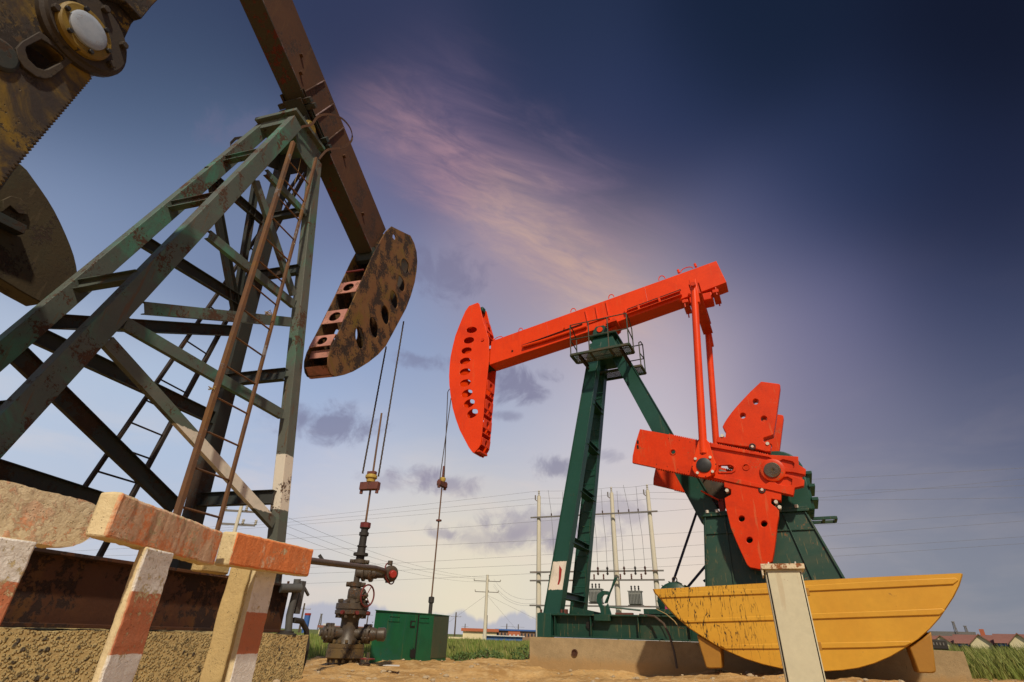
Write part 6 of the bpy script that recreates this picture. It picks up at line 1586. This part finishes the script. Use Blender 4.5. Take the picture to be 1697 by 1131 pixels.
# right: red-roofed houses with gables
def houses():
    D = 120
    specs = [(1495, 1583, 1.0, 'left red-roofed house with cream gable behind the yellow guard'), (1585, 1650, 1.0, 'middle red-roofed house with a wide cream gable'), (1652, 1716, 1.0, 'rightmost red-roofed house at the picture edge with cream gable')]
    for i, (x0, x1, _, lab) in enumerate(specs):
        a, b = atdist(x0, 1068, D - i * 4), atdist(x1, 1068, D - i * 4); d = b - a; d.z = 0; L = d.length; d.normalize(); nn = V((-d.y, d.x, 0)); nn = nn if nn.y > 0 else -nn
        ze = atdist(x0 + 20, 1067.5, D).z + .15; zr = atdist(x0 + 20, 1054.5, D).z + .2
        g0 = V((a.x, a.y, 0))
        r = thing('house', g0 + d * L / 2, lab, 'house', 'red-roofed houses on the right')
        m = MB(); m.box(g0 + d * L / 2 + nn * 4 + UP * (ze / 2 - .3), d * L / 2, nn * 3.6, UP * (ze / 2 + .3)); m.build('wall', 'bld_yellow', r)
        def P(s, t, z): return g0 + d * s + nn * t + UP * z
        m = MB(); m.add([P(-.2, -.5, ze - .15), P(L + .2, -.5, ze - .15), P(L + .2, 8.3, ze - .15), P(-.2, 8.3, ze - .15), P(-.2, 4, zr), P(L + .2, 4, zr)], [(0, 1, 5, 4), (3, 4, 5, 2), (0, 4, 3), (1, 2, 5), (0, 3, 2, 1)]); rf = m.build('roof', 'roof_red', r)
        # gabled cross wing
        w = L * 36 / (x1 - x0); gx = L * ([1562, 1627, 1692][i] - x0) / (x1 - x0)
        m = MB(); m.plate([P(gx - w / 2, -1.4, -.3), P(gx + w / 2, -1.4, -.3), P(gx + w / 2, -1.4, ze - .1), P(gx, -1.4, zr - .05), P(gx - w / 2, -1.4, ze - .1)], [], nn, 5.0); m.build('gable_wall', 'bld_yellow', r)
        m = MB()
        for sg in (-1, 1): m.add([P(gx, -1.7, zr + .06), P(gx, 4, zr + .06), P(gx + sg * (w / 2 + .3), 4, ze - .25), P(gx + sg * (w / 2 + .3), -1.7, ze - .25), P(gx, -1.7, zr - .08), P(gx, 4, zr - .08), P(gx + sg * (w / 2 + .3), 4, ze - .39), P(gx + sg * (w / 2 + .3), -1.7, ze - .39)], [(0, 1, 2, 3), (4, 7, 6, 5), (0, 3, 7, 4), (3, 2, 6, 7)])
        m.build('gable_roof', 'roof_red', r)
        for k in range(3):
            q = P(L * (.10 + k * .18), .36, ze * .55); MB().box(q, d * .7, nn * .06, UP * .45).build('window', 'glass', r)
        MB().box(P(L * .25, .1, ze * .82), d * L * .22, nn * .25, UP * .18).build('awning', 'bld_blue', r)
        if i == 1: MB().box(P(L * .78, 4, zr + .3), d * .3, nn * .3, UP * .5).build('chimney', 'bld_or', r)
    a = atdist(1528, 1064, 14)
houses()
# long faint grey barn behind
shed('warehouse', 1540, 1618, 1047, 420, 'pole_steel', 'long grey barn far behind the red roofs', z0=None)
# end block and dark box on plinth's right end
ep = B(1550, 1066, -1.0)
r = thing('junction_box', V((B(1553, 1066, -.9).x, B(1553, 1066, -.9).y, .56)), 'small dark box resting on the right end of the concrete plinth', 'box')
c = B(1552, 1062, -.7); m = MB(); m.box(V((c.x, c.y, .63)), u2 * .12, v2 * .10, UP * .075); m.build('body', 'darkrubber', r, bevel=.02)
m = MB()
for k in range(4): m.box(V((c.x, c.y, .64)) + u2 * (-.07 + k * .045) - v2 * .102, u2 * .008, v2 * .004, UP * .02)
m.build('slots', 'pole_steel', r)

# ================================================================== SMALL STUFF ON THE GROUND
def on_ground(x, y, extra=0):
    p = onz(x, y, 0)
    for _ in range(6): p = onz(x, y, gh(p.x, p.y) + extra) if ray(x, y).z < -.005 else p
    return p
def rock(x, y, r, sq, seed, label, mat='rock', name='rock', cat='rock', grp='loose rocks'):
    p = onz(x, y, .12 if x > 1000 else 0); p.z = gh(p.x, p.y)
    tag(MB().blob(p + UP * r * .3, r, seed, sq, 12).build(name, mat, angle=50, bevel=0), label, cat, grp)
rock(1246, 1108, .13, (1.1, .7, .6), 3, 'pale rock wedged under the left half of the yellow guard')
rock(1432, 1112, .15, (1.4, .7, .5), 4, 'flat pale stone under the right half of the yellow guard')
rock(1405, 1113, .07, (1.2, .7, .5), 5, 'small stone just left of the flat stone under the guard')
rock(504, 1080, .10, (1.2, .7, .6), 6, 'grey rock on the dirt between the riser and the wellhead')
rock(1243, 1118, .05, (1.2, .8, .6), 8, 'little clod on the dirt below the rope end')
for i, (x, y, s) in enumerate(((775, 1082, .16), (835, 1083, .2), (790, 1086, .1))):
    rock(x, y, s, (1.5, .9, .5), 20 + i, ('left', 'right', 'middle')[i] + ' earth clod at the grass edge right of the green enclosure', 'conc_raw', 'earth_clod', 'clod', 'earth clods')
pp = onz(793, 1088.5, 0)
m = MB(); m.plate([pp + V((0, 0, .03)), pp + V((.4, 0, .05)), pp + V((.5, .25, .10)), pp + V((.1, .3, .06))], [], UP, .01); tag(m.build('litter', 'paper'), 'white scrap of litter at the grass edge', 'litter')
pp = onz(634, 1107, 0); m = MB(); m.plate([pp + V((0, 0, .03)), pp + V((.3, -.05, .04)), pp + V((.25, .25, .05)), pp + V((.05, .2, .04))], [], UP, .01); tag(m.build('litter', 'paper'), 'pale scrap on the dirt in front of the green enclosure', 'litter')
# brown cable looping down the plinth
cp = [B(1060, 1019, -1.0), B(1085, 1022, -1.15), B(1100, 1034, -1.28), B(1110, 1055, -1.34), B(1117, 1080, -1.36), B(1122, 1108, -1.40)]
tag(MB().tube(cp, .022, 8).build('power_cable', 'pipe'), 'brown cable looping from the green base down to the dirt', 'cable')
cp = [B(1088, 1010, -1.1), B(1104, 1018, -1.2), B(1118, 1030, -1.3), B(1125, 1040, -1.4), B(1134, 1042, -1.45)]
tag(MB().tube(cp, .010, 6).build('twine', 'ropefibre'), 'straw-coloured twine hanging beside the left tip of the yellow guard', 'twine')
def rop(pts, dz=0):
    out = []
    for x, y in pts:
        p = onz(x, y, .14); z = gh(p.x, p.y) + .02
        q = onz(x, y, z); out.append(V((q.x, q.y, gh(q.x, q.y) + .02)))
    return out
rp = rop([(1166, 1106), (1172, 1108), (1180, 1109), (1186, 1112), (1196, 1114), (1210, 1120), (1230, 1126)])
rr = thing('rope', rp[3], 'frayed straw-coloured rope with a knotted tuft lying before the guard foot', 'rope')
MB().tube(rp, .010, 6).build('strand', 'ropefibre', rr)
m = MB(); c = rp[3]; rnd = random.Random(4)
for k in range(14): m.tube([c, c + V((rnd.uniform(-.05, .05), rnd.uniform(-.05, .05), rnd.uniform(.04, .12))), c + V((rnd.uniform(-.09, .09), rnd.uniform(-.08, .08), rnd.uniform(.06, .2)))], .006, 4)
m.build('tuft', 'ropefibre', rr)
m = MB()
for x, y in ((952.5, 1082),): p = B(x, y, -1.235); m.lathe(p, -v2, [(0, .065), (.02, .065), (.021, .045), (-.03, .04)], 14)
tag(m.build('pipe_stub', 'ibeam_rust'), 'rusty pipe stub let into the left part of the concrete plinth', 'pipe stub')

# bush beyond
def bush(x, y, dist, w, h, label, seed):
    p = atdist(x, y, dist); p.z = gh(p.x, p.y) if dist < 40 else 0; rnd = random.Random(seed)
    r = thing('bush', p, label, 'bush', 'low bushes at the grass edge'); m = MB()
    for k in range(int(260)):
        t = rnd.uniform(0, 2 * pi); rr_ = sqrt(rnd.random()); c = p + V((cos(t) * rr_ * w / 2, sin(t) * rr_ * w / 2, h * rnd.random() * (1 - .6 * rr_ ** 2)))
        a = V((rnd.uniform(-1, 1), rnd.uniform(-1, 1), rnd.uniform(-.3, 1))).normalized() * .07 * (1 + h * .3); b = a.orthogonal().normalized() * .028 * (1 + h * .3)
        m.add([c - b, c + a * .5 - b * .2, c + a, c + b], [(0, 1, 2, 3)])
    m.build('foliage', 'leaf', r, smooth=False)
    m = MB()
    for k in range(4): m.tube([p - UP * .05, p + V((rnd.uniform(-w, w) * .2, rnd.uniform(-w, w) * .2, h * .6))], [.02, .008], 5)
    m.build('stem', 'trunk', r)
bush(627, 1062, 30, 1.6, 1.3, 'round green bush behind the left edge of the green enclosure', 3)
bush(808, 1085, 17.0, .9, .22, 'low green bush on the dirt edge right of the enclosure', 5)
bush(768, 1086, 16.5, .7, .20, 'small green tuft-bush nearest the green enclosure', 6)
bush(874, 1082, 17.5, 1.0, .45, 'green bush touching the left end of the concrete plinth', 7)

# ------------------------------------------------------------------ grass fields (nobody could count the blades)
def grass(name, n_, gen, hmin, hmax, label, seed, wid=.012):
    rnd = random.Random(seed); vs = []; fs = []
    c = 0
    for _ in range(n_):
        q = gen(rnd)
        if q is None: continue
        x, y, sc_ = q; z = gh(x, y) - .02; h = rnd.uniform(hmin, hmax) * sc_
        t = rnd.uniform(0, 2 * pi); w = wid * (1 + .04 * sqrt(x * x + y * y)) * rnd.uniform(.7, 1.3)
        dx, dy = cos(t) * w, sin(t) * w; lean = rnd.uniform(.05, .5) * h; la = rnd.gauss(2.9, .9); lx, ly = cos(la) * lean, sin(la) * lean
        vs += [(x - dx, y - dy, z), (x + dx, y + dy, z), (x + lx * .35 + dx * .7, y + ly * .35 + dy * .7, z + h * .55), (x + lx * .35 - dx * .7, y + ly * .35 - dy * .7, z + h * .55), (x + lx, y + ly, z + h)]
        fs += [(c, c + 1, c + 2, c + 3), (c + 3, c + 2, c + 4)]; c += 5
    me = bpy.data.meshes.new(name); me.from_pydata(vs, [], fs); me.materials.append(M['grass'])
    o = bpy.data.objects.new(name, me); sc.collection.objects.link(o); tag(o, label, 'grass', kind='stuff')
def gen_mid(rnd):
    a = radians(rnd.uniform(-50, 50)); r = 13.5 + 50 * rnd.random() ** 1.7; x, y = r * sin(a), r * cos(a)
    s = scrub(x, y)
    if rnd.random() > s: return None
    if abs((V((x, y, 0)) - W2).dot(v2)) < 1.25 and 3.2 < (V((x, y, 0)) - W2).dot(u2) < 10.8: return None
    n_ = mn.noise(V((x * .5, y * .5, 4))); 
    if n_ < -.25 and r < 24: return None
    return x, y, max(.25, 1 + 1.1 * n_) * (.5 if r < 17.5 else 1.0)
def gen_right(rnd):
    x = rnd.uniform(7.6, 17); y = rnd.uniform(6.5, 17); s = scrub(x, y)
    if rnd.random() > s: return None
    if abs((V((x, y, 0)) - W2).dot(v2)) < 1.3 and 3.2 < (V((x, y, 0)) - W2).dot(u2) < 10.8: return None
    d = (x - 8.6); return x, y, min(1.0, .45 + .25 * d)
grass('grass_field', 95000, gen_mid, .12, .32, 'green grass field stretching behind the wells to the far buildings', 1, .011)
grass('tall_grass', 42000, gen_right, .30, .62, 'tall windblown grass to the right of the yellow guard', 2, .009)

def gravel():
    rnd = random.Random(12); m = MB()
    for k in range(900):
        a = radians(rnd.uniform(-34, 40)); r = rnd.uniform(7.5, 17.5); x, y = r * sin(a), r * cos(a)
        if scrub(x, y) > .6: continue
        q = (rnd.random() ** 3) * .035 + .008; m.blob(V((x, y, gh(x, y) + q * .3)), q, k, (1.2, .9, .7), 6)
    return m
tag(gravel().build('gravel', 'rock', smooth=False), 'scattered pebbles and clods on the bare ochre ground', kind='stuff')
